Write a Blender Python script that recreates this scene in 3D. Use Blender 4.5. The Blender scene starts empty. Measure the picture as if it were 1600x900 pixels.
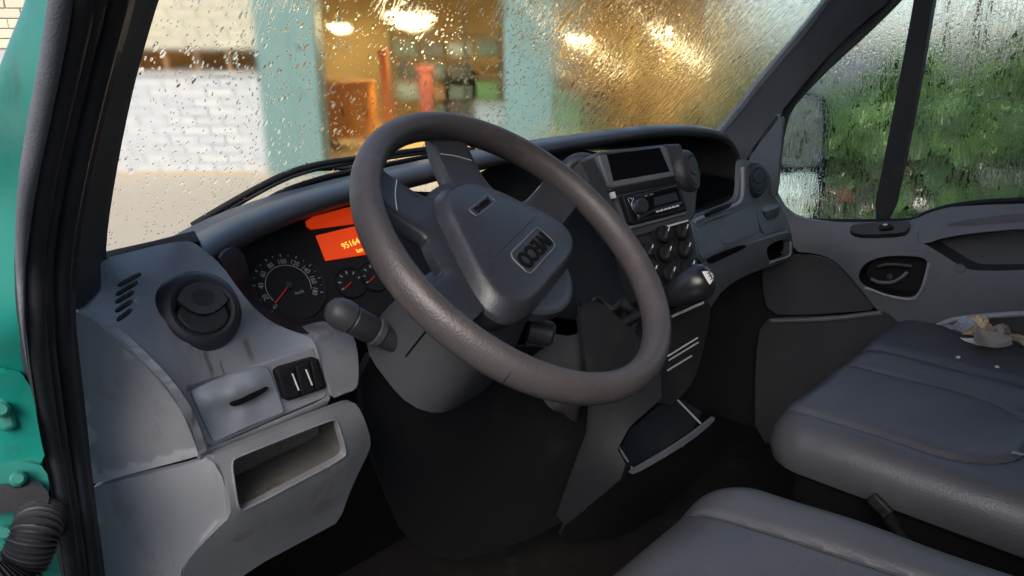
import bpy, bmesh, math, random
import numpy as np
from mathutils import Vector, Matrix
from mathutils.geometry import delaunay_2d_cdt

random.seed(7); np.random.seed(7)
S = bpy.context.scene
COL = S.collection
V3 = lambda *a: np.array(a, float)
def nrm(a): a = np.array(a, float); return a/np.linalg.norm(a)

# ------------------------------------------------------------------ camera
# metres; origin = centre of the steering wheel, X to the passenger side, Y ahead, Z up
YAW, PITCH, FPX = math.radians(47), math.radians(17.3), 1155.
HX = V3(math.sin(YAW), math.cos(YAW), 0)
RX = V3(math.cos(YAW), -math.sin(YAW), 0)
FW = HX*math.cos(PITCH)+V3(0, 0, -math.sin(PITCH))
UPV = HX*math.sin(PITCH)+V3(0, 0, math.cos(PITCH))
CAM = V3(-.570, -.536, .213)
GROUND = -1.40
cd = bpy.data.cameras.new('camera'); cam = bpy.data.objects.new('camera', cd); COL.objects.link(cam)
cd.sensor_width = 36; cd.lens = 36*FPX/1600; cd.clip_start = .02; cd.clip_end = 600
cam.matrix_world = Matrix(((RX[0], UPV[0], -FW[0], CAM[0]), (RX[1], UPV[1], -FW[1], CAM[1]), (RX[2], UPV[2], -FW[2], CAM[2]), (0, 0, 0, 1)))
S.camera = cam

# ------------------------------------------------------------------ sky, sun, exposure
SUN_FROM = nrm((-.80, -.42, .74))
w = bpy.data.worlds.new('World'); S.world = w; w.use_nodes = True
nt = w.node_tree; bg = nt.nodes['Background']
sky = nt.nodes.new('ShaderNodeTexSky'); sky.sky_type = 'NISHITA'; sky.sun_disc = False
sky.sun_elevation = math.asin(SUN_FROM[2]); sky.sun_rotation = math.atan2(SUN_FROM[0], SUN_FROM[1])
sky.air_density = 1.0; sky.dust_density = 3.0; sky.ozone_density = 1.0
nt.links.new(sky.outputs[0], bg.inputs[0]); bg.inputs[1].default_value = .15
sl = bpy.data.lights.new('sun', 'SUN'); sl.energy = 1.1; sl.angle = math.radians(40); sl.color = (1, .98, .95)
so = bpy.data.objects.new('sun', sl); COL.objects.link(so)
so.rotation_euler = Vector(-SUN_FROM).to_track_quat('-Z', 'Y').to_euler()
S.view_settings.view_transform = 'Standard'; S.view_settings.look = 'None'
S.view_settings.exposure = .95; S.view_settings.gamma = 1
S.cycles.max_bounces = 10; S.cycles.transparent_max_bounces = 16; S.cycles.transmission_bounces = 10
S.cycles.diffuse_bounces = 4; S.cycles.glossy_bounces = 4
S.cycles.sample_clamp_indirect = 4.0; S.cycles.use_denoising = True

# ------------------------------------------------------------------ helpers: where a sight line meets a plane of the cab
def ray(u, v): return FW+(u-800)/FPX*RX+(450-v)/FPX*UPV
def tval(u, v, X=None, Y=None, Z=None, T=None, D=None):
    k = ray(u, v)
    if X is not None: return (X-CAM[0])/k[0]
    if Y is not None: return (Y-CAM[1])/k[1]
    if Z is not None: return (Z-CAM[2])/k[2]
    if D is not None: return D/(k @ HX)
    return T
def U(u, v, **k): return CAM+tval(u, v, **k)*ray(u, v)
def B(x, d, z): return V3(*(CAM[:2]+x*RX[:2]+d*HX[:2]), z)          # yard frame: x along the facade, d away from it
def bx(u, D): return (u-800)/FPX*D*1.0                              # facade x of a sight line near the horizon

# ------------------------------------------------------------------ helpers: objects
def link(o, parent=None):
    COL.objects.link(o)
    if parent is not None:
        o.parent = parent
        o.matrix_parent_inverse = parent.matrix_basis.inverted() if parent.type == 'EMPTY' else Matrix()
    return o
def tag(o, label=None, cat=None, group=None, kind=None):
    for k, v in (('label', label), ('category', cat), ('group', group), ('kind', kind)):
        if v: o[k] = v
    return o
def thing(name, label, cat, loc=(0, 0, 0), group=None):
    o = bpy.data.objects.new(name, None); o.empty_display_size = .05; COL.objects.link(o); o.location = Vector(loc)
    bpy.context.view_layer.update()
    return tag(o, label, cat, group)
def obj(name, vs, fs, mat, parent=None, smooth=True, bevel=0, seg=2, sub=0, ang=35, recalc=True):
    me = bpy.data.meshes.new(name); me.from_pydata([tuple(map(float, v)) for v in vs], [], fs); me.update()
    if mat: me.materials.append(MT[mat] if isinstance(mat, str) else mat)
    if recalc: bm = bmesh.new(); bm.from_mesh(me); bmesh.ops.recalc_face_normals(bm, faces=bm.faces); bm.to_mesh(me); bm.free()
    if smooth:
        me.polygons.foreach_set('use_smooth', [True]*len(me.polygons))
        if ang < 180: me.set_sharp_from_angle(angle=math.radians(ang))
    o = bpy.data.objects.new(name, me); link(o, parent)
    if bevel:
        b = o.modifiers.new('b', 'BEVEL'); b.width = bevel; b.segments = seg; b.limit_method = 'ANGLE'; b.angle_limit = math.radians(50)
    if sub:
        s = o.modifiers.new('s', 'SUBSURF'); s.levels = sub; s.render_levels = sub
    return o
def chaikin(p, it=1, closed=True):
    p = [np.array(q, float) for q in p]
    for _ in range(it):
        n = len(p); out = []
        rng = range(n) if closed else range(n-1)
        if not closed: out.append(p[0])
        for i in rng:
            a, b = p[i], p[(i+1) % n]; out += [a*.75+b*.25, a*.25+b*.75]
        if not closed: out.append(p[-1])
        p = out
    return p
def dens(p, step, closed=True):
    out = []; n = len(p)
    for i in range(n if closed else n-1):
        a, b = np.array(p[i], float), np.array(p[(i+1) % n], float); m = max(1, int(np.linalg.norm(b-a)/step))
        out += [a+(b-a)*j/m for j in range(m)]
    if not closed: out.append(np.array(p[-1], float))
    return out
def inside(q, poly):
    x, y = q[0], q[1]; c = False; n = len(poly); j = n-1
    for i in range(n):
        xi, yi = poly[i][0], poly[i][1]; xj, yj = poly[j][0], poly[j][1]
        if (yi > y) != (yj > y) and x < (xj-xi)*(y-yi)/(yj-yi)+xi: c = not c
        j = i
    return c
class TPS:                                                          # smooth surface through measured points of a panel
    def __init__(s, ctrl):
        P = np.array([(c[0], c[1]) for c in ctrl], float)/1000; t = np.array([tval(c[0], c[1], **c[2]) for c in ctrl])
        n = len(P); K = s.k(P, P)+1e-7*np.eye(n); A = np.zeros((n+3, n+3)); A[:n, :n] = K; A[:n, n] = 1; A[:n, n+1:] = P; A[n, :n] = 1; A[n+1:, :n] = P.T
        s.P = P; s.w = np.linalg.solve(A, np.r_[t, 0, 0, 0])
    def k(s, a, b):
        d2 = ((a[:, None]-b[None])**2).sum(2); return .5*d2*np.log(d2+1e-12)
    def __call__(s, u, v):
        q = np.array([[u, v]])/1000; n = len(s.P)
        return float((s.k(q, s.P) @ s.w[:n])[0]+s.w[n]+q[0] @ s.w[n+1:])
    def pt(s, u, v): return CAM+s(u, v)*ray(u, v)
def patch(name, outline, ctrl, mat, parent, holes=(), step=10, thick=.006, back=(0, 1, 0), sm=1, bevel=.0015, ang=40):
    """a moulded panel: outline and openings on a smooth surface in space, with thickness"""
    f = ctrl if isinstance(ctrl, TPS) else TPS(ctrl)
    out = dens(chaikin(outline, sm), step*.7); hs = [dens(chaikin(h, 2), step*.5) for h in holes]
    pts = []; edges = []
    for lp in [out]+hs:
        b = len(pts); pts += [tuple(q) for q in lp]; edges += [(b+i, b+(i+1) % len(lp)) for i in range(len(lp))]
    A = np.array(out); bound = np.array(pts)
    for u in np.arange(A[:, 0].min(), A[:, 0].max(), step):
        for v in np.arange(A[:, 1].min(), A[:, 1].max(), step):
            q = (u+random.uniform(-.1, .1), v+random.uniform(-.1, .1))
            if inside(q, out) and not any(inside(q, h) for h in hs) and ((bound-q)**2).sum(1).min() > (step*.45)**2: pts.append(q)
    r = delaunay_2d_cdt([Vector(q) for q in pts], edges, [], 0, 1e-5)
    vs2 = [np.array(q) for q in r[0]]; tris = []
    for t in r[2]:
        c = sum(vs2[i] for i in t)/3
        if inside(c, out) and not any(inside(c, h) for h in hs): tris.append(list(t))
    vs = [f.pt(*q) for q in vs2]; fs = []
    for t in tris:
        a, b, c = (vs[i] for i in t)
        if np.cross(b-a, c-a) @ (CAM-a) < 0: t = t[::-1]
        fs.append(t)
    if thick:
        n = len(vs); bv = np.array(back, float)*thick; cnt = {}
        for t in fs:
            for i in range(3):
                e = (t[i], t[(i+1) % 3]); cnt[tuple(sorted(e))] = cnt.get(tuple(sorted(e)), [])+[e]
        vs = vs+[p+bv for p in vs]; front = list(fs)
        fs = fs+[[i+n for i in t[::-1]] for t in front]
        for e in cnt.values():
            if len(e) == 1: a, b = e[0]; fs.append([b, a, a+n, b+n])
    return obj(name, vs, fs, mat, parent, bevel=bevel if thick else 0, ang=ang)
def recess(name, loop, ctrl, vec, mat, parent, shrink=.9, step=6, raise_=0.0015, floor_mat=None):
    """the inside of an opening: walls running back along vec and a floor"""
    f = ctrl if isinstance(ctrl, TPS) else TPS(ctrl)
    L = [f.pt(*q) for q in dens(chaikin(loop, 2), step)]; n = len(L); vec = np.array(vec, float)
    L0 = [p+vec*raise_/np.linalg.norm(vec) for p in L]
    c = sum(L)/n; Bk = [c+(p-c)*shrink+vec for p in L]
    vs = L0+Bk; fs = [[i, (i+1) % n, n+(i+1) % n, n+i] for i in range(n)]+[list(range(n, 2*n))]
    return obj(name, vs, fs, mat, parent, ang=30)
def frame(o, x, z):
    z = nrm(z); x = np.array(x, float); x = nrm(x-(x @ z)*z); return (np.array(o, float), x, np.cross(z, x), z)
def L2W(fr, p): return fr[0]+p[0]*fr[1]+p[1]*fr[2]+p[2]*fr[3]
def onp(fr, u, v, off=0):                                           # sight line -> 2D in a plane
    k = ray(u, v); t = ((fr[0]+off*fr[3]-CAM) @ fr[3])/(k @ fr[3]); p = CAM+t*k-fr[0]; return np.array((p @ fr[1], p @ fr[2]))
def plate(name, pts, fr, z0, z1, mat, parent, bevel=.001, sm=0, seg=2, ang=35):
    P = chaikin(pts, sm) if sm else pts; n = len(P)
    vs = [L2W(fr, (p[0], p[1], z1)) for p in P]+[L2W(fr, (p[0], p[1], z0)) for p in P]
    fs = [list(range(n)), list(range(2*n-1, n-1, -1))]+[[i, n+i, n+(i+1) % n, (i+1) % n] for i in range(n)]
    return obj(name, vs, fs, mat, parent, bevel=bevel, seg=seg, ang=ang)
def pplate(name, px, fr, z0, z1, mat, parent, bevel=.001, sm=0): return plate(name, [onp(fr, *q, z1) for q in px], fr, z0, z1, mat, parent, bevel, sm)
def rrect(w_, h_, r, n=5, cx=0, cy=0):
    o = []
    for sx, sy, a0 in ((1, 1, 0), (-1, 1, 90), (-1, -1, 180), (1, -1, 270)):
        for k in range(n):
            a = math.radians(a0+90*k/(n-1)); o.append(np.array((cx+sx*(w_/2-r)+r*math.cos(a), cy+sy*(h_/2-r)+r*math.sin(a))))
    return o
def lathe(name, prof, fr, mat, parent, n=48, sx=1, sy=1, ang=35, open_=False):
    vs = []; fs = []; m = len(prof)
    for r_, z in prof:
        for k in range(n):
            a = 2*math.pi*k/n; vs.append(L2W(fr, (sx*r_*math.cos(a), sy*r_*math.sin(a), z)))
    for i in range(m-1):
        for k in range(n): fs.append([i*n+k, i*n+(k+1) % n, (i+1)*n+(k+1) % n, (i+1)*n+k])
    if not open_: fs.append(list(range(n))); fs.append(list(range((m-1)*n, m*n)))
    return obj(name, vs, fs, mat, parent, ang=ang)
def spline(P, n):
    P = [np.array(p, float) for p in P]; Q = [2*P[0]-P[1]]+P+[2*P[-1]-P[-2]]; out = []
    for i in range(1, len(Q)-2):
        for k in range(n):
            t = k/n; a, b, c, d = Q[i-1:i+3]
            out.append(.5*((2*b)+(c-a)*t+(2*a-5*b+4*c-d)*t*t+(-a+3*b-3*c+d)*t**3))
    out.append(P[-1]); return out
def sweep(name, path, rad, mat, parent=None, n=10, smooth=4, closed=False, flat=None, ang=60, get=False):
    """tube along a path; rad number, list or f(s); flat = (ratio, up)"""
    P = spline(path, smooth) if smooth > 1 else [np.array(p, float) for p in path]; m = len(P); vs = []; fs = []
    up0 = np.array(flat[1], float) if flat else None; prev = None
    for i, p in enumerate(P):
        t = P[(i+1) % m]-P[i-1] if closed else P[min(i+1, m-1)]-P[max(i-1, 0)]; t = nrm(t)
        if up0 is not None: y = up0
        elif prev is not None: y = prev
        else: y = V3(0, 0, 1) if abs(t[2]) < .9 else V3(1, 0, 0)
        y = nrm(y-(y @ t)*t); prev = y; x = np.cross(t, y)
        s = i/(m-1); r = rad(s) if callable(rad) else (np.interp(s, np.linspace(0, 1, len(rad)), rad) if isinstance(rad, (list, tuple)) else rad)
        for k in range(n):
            a = 2*math.pi*k/n; vs.append(p+r*math.cos(a)*x+r*(flat[0] if flat else 1)*math.sin(a)*y)
    for i in range(m if closed else m-1):
        j = (i+1) % m
        for k in range(n): fs.append([i*n+k, i*n+(k+1) % n, j*n+(k+1) % n, j*n+k])
    if not closed: fs += [list(range(n)), list(range((m-1)*n, m*n))]
    if get: return vs, fs
    return obj(name, vs, fs, mat, parent, ang=ang)
def grid(name, rows, mat, parent=None, closed=False, thick=None, ang=60, caps=False, sub=0):
    m, n = len(rows), len(rows[0]); vs = [p for r_ in rows for p in r_]; fs = []
    for i in range(m-1):
        for k in range(n if closed else n-1): fs.append([i*n+k, i*n+(k+1) % n, (i+1)*n+(k+1) % n, (i+1)*n+k])
    if caps: fs += [list(range(n)), list(range((m-1)*n, m*n))]
    o = obj(name, vs, fs, mat, parent, ang=ang, sub=sub)
    if thick: md = o.modifiers.new('t', 'SOLIDIFY'); md.thickness = thick; md.offset = -1
    return o
def boxv(fr, a, b):
    c = [(x, y, z) for x in (a[0], b[0]) for y in (a[1], b[1]) for z in (a[2], b[2])]
    return [L2W(fr, p) for p in c], [[0, 1, 3, 2], [4, 6, 7, 5], [0, 4, 5, 1], [2, 3, 7, 6], [0, 2, 6, 4], [1, 5, 7, 3]]
def box(name, fr, a, b, mat, parent=None, bevel=.002):
    v, f = boxv(fr, a, b); return obj(name, v, f, mat, parent, bevel=bevel)
class Mesh:
    def __init__(s): s.v = []; s.f = []
    def add(s, vf): o = len(s.v); s.v += list(vf[0]); s.f += [[i+o for i in q] for q in vf[1]]; return s
def text(s, size, fr, depth=.0005, align='CENTER', xs=1, bold=0):
    cu = bpy.data.curves.new('t', 'FONT'); cu.body = s; cu.size = size; cu.align_x = align; cu.align_y = 'CENTER'; cu.extrude = depth; cu.resolution_u = 3; cu.offset = bold
    o = bpy.data.objects.new('t', cu); COL.objects.link(o); bpy.context.view_layer.update()
    me = bpy.data.meshes.new_from_object(o.evaluated_get(bpy.context.evaluated_depsgraph_get()))
    vs = [L2W(fr, (v.co.x*xs, v.co.y, v.co.z)) for v in me.vertices]; fs = [list(p.vertices) for p in me.polygons]
    bpy.data.objects.remove(o); bpy.data.curves.remove(cu); bpy.data.meshes.remove(me); return vs, fs

# ------------------------------------------------------------------ materials
MT = {}
def node(nt, t, **k):
    n = nt.nodes.new(t)
    for a, v in k.items():
        if a.startswith('i_'): n.inputs[a[2:].replace('_', ' ')].default_value = v
        else: setattr(n, a, v)
    return n
def mat(name, col, rough=.5, metal=0, spec=.5, grain=0, gscale=400, var=0, vscale=8, dirt=None, dscale=14, damt=.5, emit=None, estr=0, stretch=None, rvar=.0, coat=0, edge_tone=None, streaks=False, lump=0):
    m = bpy.data.materials.new(name); m.use_nodes = True; nt = m.node_tree; p = nt.nodes['Principled BSDF']; L = nt.links.new
    p.inputs['Base Color'].default_value = (*col, 1); p.inputs['Roughness'].default_value = rough; p.inputs['Metallic'].default_value = metal
    p.inputs['Specular IOR Level'].default_value = spec; p.inputs['Coat Weight'].default_value = coat
    tc = node(nt, 'ShaderNodeTexCoord'); co = tc.outputs['Object']
    if stretch:
        mp = node(nt, 'ShaderNodeMapping'); mp.inputs['Scale'].default_value = stretch; L(co, mp.inputs[0]); cs = mp.outputs[0]
    else: cs = co
    c = None
    if var:
        n = node(nt, 'ShaderNodeTexNoise', i_Scale=vscale, i_Detail=6); L(cs, n.inputs['Vector'])
        mx = node(nt, 'ShaderNodeMix', data_type='RGBA', blend_type='MIX'); L(n.outputs[0], mx.inputs[0])
        mx.inputs[6].default_value = (*[x*(1-var) for x in col], 1); mx.inputs[7].default_value = (*[min(1, x*(1+var)) for x in col], 1); c = mx.outputs[2]
        if rvar:
            mr = node(nt, 'ShaderNodeMapRange'); L(n.outputs[0], mr.inputs[0]); mr.inputs[1].default_value = .3; mr.inputs[2].default_value = .7
            mr.inputs[3].default_value = rough-rvar; mr.inputs[4].default_value = min(1, rough+rvar); L(mr.outputs[0], p.inputs['Roughness'])
    if dirt:
        n = node(nt, 'ShaderNodeTexNoise', i_Scale=dscale, i_Detail=8, i_Roughness=.65); L(cs, n.inputs['Vector'])
        rp = node(nt, 'ShaderNodeMapRange'); L(n.outputs[0], rp.inputs[0]); rp.inputs[1].default_value = .56; rp.inputs[2].default_value = .72; rp.inputs[4].default_value = damt
        mx = node(nt, 'ShaderNodeMix', data_type='RGBA'); L(rp.outputs[0], mx.inputs[0])
        if c: L(c, mx.inputs[6])
        else: mx.inputs[6].default_value = (*col, 1)
        mx.inputs[7].default_value = (*dirt, 1); c = mx.outputs[2]
    if edge_tone:                                                        # lighter tone along raised edges
        ge = node(nt, 'ShaderNodeNewGeometry'); rp = node(nt, 'ShaderNodeMapRange'); L(ge.outputs['Pointiness'], rp.inputs[0]); rp.inputs[1].default_value = .53; rp.inputs[2].default_value = .60; rp.inputs[4].default_value = .6
        mx = node(nt, 'ShaderNodeMix', data_type='RGBA'); L(rp.outputs[0], mx.inputs[0]); L(c, mx.inputs[6]); mx.inputs[7].default_value = (*edge_tone, 1); c = mx.outputs[2]
    if streaks:                                                     # dried drips below the vent
        sp_ = node(nt, 'ShaderNodeSeparateXYZ'); L(co, sp_.inputs[0]); wob = node(nt, 'ShaderNodeTexNoise', i_Scale=70); L(co, wob.inputs['Vector'])
        def mm(op, a, b):
            q = node(nt, 'ShaderNodeMath', operation=op)
            for i_, v_ in enumerate((a, b)):
                if isinstance(v_, (int, float)): q.inputs[i_].default_value = v_
                else: L(v_, q.inputs[i_])
            return q.outputs[0]
        for px, py, yy, wd, ln in ((322, 550, .146, .0035, .030), (383, 532, .160, .0055, .024), (300, 640, .112, .003, .02), (345, 566, .146, .002, .018)):
            o_ = U(px, py, Y=yy); dx = mm('ABSOLUTE', mm('SUBTRACT', mm('ADD', sp_.outputs[0], mm('MULTIPLY', wob.outputs[0], .006)), o_[0]+.003), 0)
            mx1 = node(nt, 'ShaderNodeMapRange'); L(dx, mx1.inputs[0]); mx1.inputs[1].default_value = wd; mx1.inputs[2].default_value = wd*.3; mx1.inputs[4].default_value = .8
            mz = node(nt, 'ShaderNodeMapRange'); L(sp_.outputs[2], mz.inputs[0]); mz.inputs[1].default_value = o_[2]-ln; mz.inputs[2].default_value = o_[2]-ln*.6
            mt_ = node(nt, 'ShaderNodeMapRange'); L(sp_.outputs[2], mt_.inputs[0]); mt_.inputs[1].default_value = o_[2]+.004; mt_.inputs[2].default_value = o_[2]-.001
            fm_ = mm('MULTIPLY', mm('MULTIPLY', mx1.outputs[0], mz.outputs[0]), mt_.outputs[0])
            mx = node(nt, 'ShaderNodeMix', data_type='RGBA'); L(fm_, mx.inputs[0]); L(c, mx.inputs[6]); mx.inputs[7].default_value = (.10, .09, .082, 1); c = mx.outputs[2]
    if c: L(c, p.inputs['Base Color'])
    if grain:
        n = node(nt, 'ShaderNodeTexNoise', i_Scale=gscale, i_Detail=3); L(co, n.inputs['Vector'])
        b = node(nt, 'ShaderNodeBump', i_Strength=grain, i_Distance=.001); L(n.outputs[0], b.inputs['Height']); L(b.outputs[0], p.inputs['Normal'])
        if lump:
            n2 = node(nt, 'ShaderNodeTexNoise', i_Scale=16, i_Detail=4, i_Distortion=1.2); L(cs, n2.inputs['Vector'])
            b2 = node(nt, 'ShaderNodeBump', i_Strength=lump, i_Distance=.012); L(n2.outputs[0], b2.inputs['Height']); L(b2.outputs[0], b.inputs['Normal'])
    if emit: p.inputs['Emission Color'].default_value = (*emit, 1); p.inputs['Emission Strength'].default_value = estr
    MT[name] = m; return m
mat('grey', (.232, .242, .266), .44, grain=.6, gscale=600, var=.10, vscale=9, dirt=(.13, .11, .095), dscale=20, damt=.75, rvar=.08, stretch=(1, 1, .35), edge_tone=(.42, .43, .46), streaks=True)
mat('greylow', (.175, .182, .20), .52, grain=.35, gscale=800, var=.12, vscale=12, dirt=(.10, .08, .065), dscale=18, damt=.8, rvar=.08)
mat('grime', (.115, .108, .10), .65, grain=.5, gscale=500, var=.35, vscale=16, dirt=(.07, .042, .022), dscale=20, damt=1.0)
mat('cover', (.235, .257, .292), .40, grain=.2, gscale=900, var=.06, vscale=10, dirt=(.15, .135, .12), dscale=22, damt=.5)
mat('dark', (.022, .023, .027), .48, grain=.3, gscale=900, var=.2, vscale=14)
mat('hood', (.038, .039, .045), .34, grain=.35, gscale=700, var=.15, vscale=10, rvar=.08)
mat('mid', (.045, .047, .053), .48, grain=.3, gscale=800, var=.15, vscale=12)
mat('mid2', (.112, .121, .138), .43, grain=.45, gscale=600, var=.12, vscale=12, dirt=(.075, .07, .065), dscale=20, damt=.5)
mat('black', (.010, .010, .012), .6, spec=.25, grain=.1)
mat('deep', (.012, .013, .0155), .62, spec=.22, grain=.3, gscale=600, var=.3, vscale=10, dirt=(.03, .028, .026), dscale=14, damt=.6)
mat('trimfab', (.030, .031, .037), .85, spec=.15, grain=.3, gscale=500, var=.15)
mat('knobblack', (.014, .014, .017), .3, grain=.1, gscale=300, var=.2)
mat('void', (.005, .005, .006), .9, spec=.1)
mat('rubber', (.018, .018, .021), .55, grain=.3, gscale=300, var=.3, vscale=20, dirt=(.07, .065, .06), dscale=25, damt=.35)
mat('rim', (.058, .050, .052), .46, grain=.5, gscale=420, var=.25, vscale=16, dirt=(.11, .08, .07), dscale=26, damt=.6, rvar=.12)
mat('pad', (.030, .032, .040), .30, grain=.35, gscale=900, var=.10, vscale=10, rvar=.05)
mat('seat', (.056, .058, .067), .44, grain=.4, gscale=300, var=.15, vscale=7, dirt=(.08, .078, .08), dscale=16, damt=.4, rvar=.10, lump=.06)
mat('seatside', (.050, .052, .062), .5, grain=.45, gscale=350, var=.12, vscale=7)
mat('stitch', (.02, .02, .024), .7)
mat('teal', (.004, .150, .118), .36, spec=.4, var=.22, vscale=5, dirt=(.018, .04, .034), dscale=14, damt=.85, rvar=.12, grain=.2, gscale=80)
mat('tealgrime', (.012, .15, .12), .5, var=.35, vscale=14, dirt=(.025, .03, .028), dscale=18, damt=.8)
mat('steel', (.35, .35, .36), .35, metal=.9, var=.2, vscale=30)
mat('chrome', (.75, .76, .8), .15, metal=1)
mat('white_print', (.75, .75, .74), .5)
mat('dial_print', (.33, .33, .34), .5)
mat('white_edge', (.55, .56, .58), .35)
mat('needle', (.7, .03, .02), .4)
mat('lcd', (.5, .03, .005), .5, emit=(1, .075, .008), estr=.25)
mat('lcdtop', (.5, .03, .005), .5, emit=(1, .06, .006), estr=.19)
mat('lcdtext', (.9, .5, .1), .5, emit=(1, .50, .06), estr=.8)
mat('screen', (.006, .006, .008), .12)
mat('floor', (.010, .0095, .009), .85, spec=.15, grain=.8, gscale=500, var=.4, vscale=12, dirt=(.045, .04, .035), dscale=18, damt=.5)
mat('roofin', (.20, .205, .21), .9)
mat('mirror', (.78, .82, .80), .04, metal=1)
mat('paper_tan', (.60, .45, .30), .8, var=.35, vscale=60, grain=.8, gscale=150)
mat('paper_grey', (.24, .205, .18), .8, var=.4, vscale=50, grain=.8, gscale=150)
mat('paper_white', (.62, .64, .68), .6, var=.2, vscale=80)
mat('foil', (.36, .38, .40), .35, metal=.5, var=.6, vscale=160, grain=.9, gscale=200)
mat('crumb', (.6, .58, .54), .7)
mat('straw', (.30, .23, .14), .8, var=.3, vscale=60)
mat('cloth', (.05, .048, .048), .9, var=.3, vscale=30, grain=.5, gscale=300)
mat('ground', (.46, .39, .30), .6, var=.12, vscale=1.2, dirt=(.34, .29, .22), dscale=2.5, damt=.5, rvar=.2)
mat('asphalt', (.055, .056, .058), .7, var=.3, vscale=2, grain=.5, gscale=60)
for i, c in enumerate(((.47, .48, .50), (.44, .45, .47), (.50, .50, .50))): mat('brick%d' % i, c, .7, var=.08, vscale=14, dirt=(.38, .36, .34), dscale=6, damt=.4, grain=.6, gscale=50)
for i, c in enumerate(((.50, .46, .35), (.47, .43, .33))): mat('cream%d' % i, c, .7, var=.08, vscale=14, grain=.6, gscale=50)  # warm lamplight on the upper wall, put into the brick colour
mat('mortar', (.36, .36, .37), .9)
mat('column', (.115, .205, .195), .5, var=.10, vscale=3, dirt=(.08, .15, .14), dscale=7, damt=.5)
mat('beam', (.10, .16, .15), .6)
mat('shopwall', (.42, .30, .13), .85, var=.3, vscale=1.2)
mat('shopfloor', (.52, .36, .15), .5, var=.25, vscale=1.0)
mat('shopceil', (.45, .37, .23), .85)
mat('orange', (.62, .22, .03), .5, var=.12, vscale=4)
mat('orangepost', (.65, .17, .03), .5)
mat('redpost', (.24, .06, .04), .6)
mat('machine', (.055, .06, .055), .5, var=.4, vscale=5)
mat('greenbox', (.10, .27, .11), .5, var=.2, vscale=4)
mat('bluegrey', (.25, .33, .35), .5)
mat('wood', (.28, .17, .08), .7, var=.3, vscale=6)
mat('lampmetal', (.5, .5, .48), .4)
mat('bulb', (1, .9, .7), .5, emit=(1, .80, .45), estr=46)
mat('bark', (.07, .05, .035), .9, var=.3, vscale=20)
mat('redflower', (.55, .03, .02), .5)
def leafmat(name, c):
    m = mat(name, c, .42, var=.35, vscale=5); p = m.node_tree.nodes['Principled BSDF']; p.inputs['Transmission Weight'].default_value = 0
    nt = m.node_tree; tr = node(nt, 'ShaderNodeBsdfTranslucent'); tr.inputs[0].default_value = (c[0]*1.6, c[1]*1.5, c[2]*.8, 1)
    mx = node(nt, 'ShaderNodeMixShader'); mx.inputs[0].default_value = .3; o = nt.nodes['Material Output']
    nt.links.new(p.outputs[0], mx.inputs[1]); nt.links.new(tr.outputs[0], mx.inputs[2]); nt.links.new(mx.outputs[0], o.inputs[0])
for n_, c in (('leafa', (.06, .13, .035)), ('leafb', (.10, .20, .055)), ('leafc', (.03, .065, .025)), ('leafd', (.17, .13, .045)), ('leafe', (.10, .12, .05)), ('leaff', (.15, .28, .06))): leafmat(n_, c)

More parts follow.
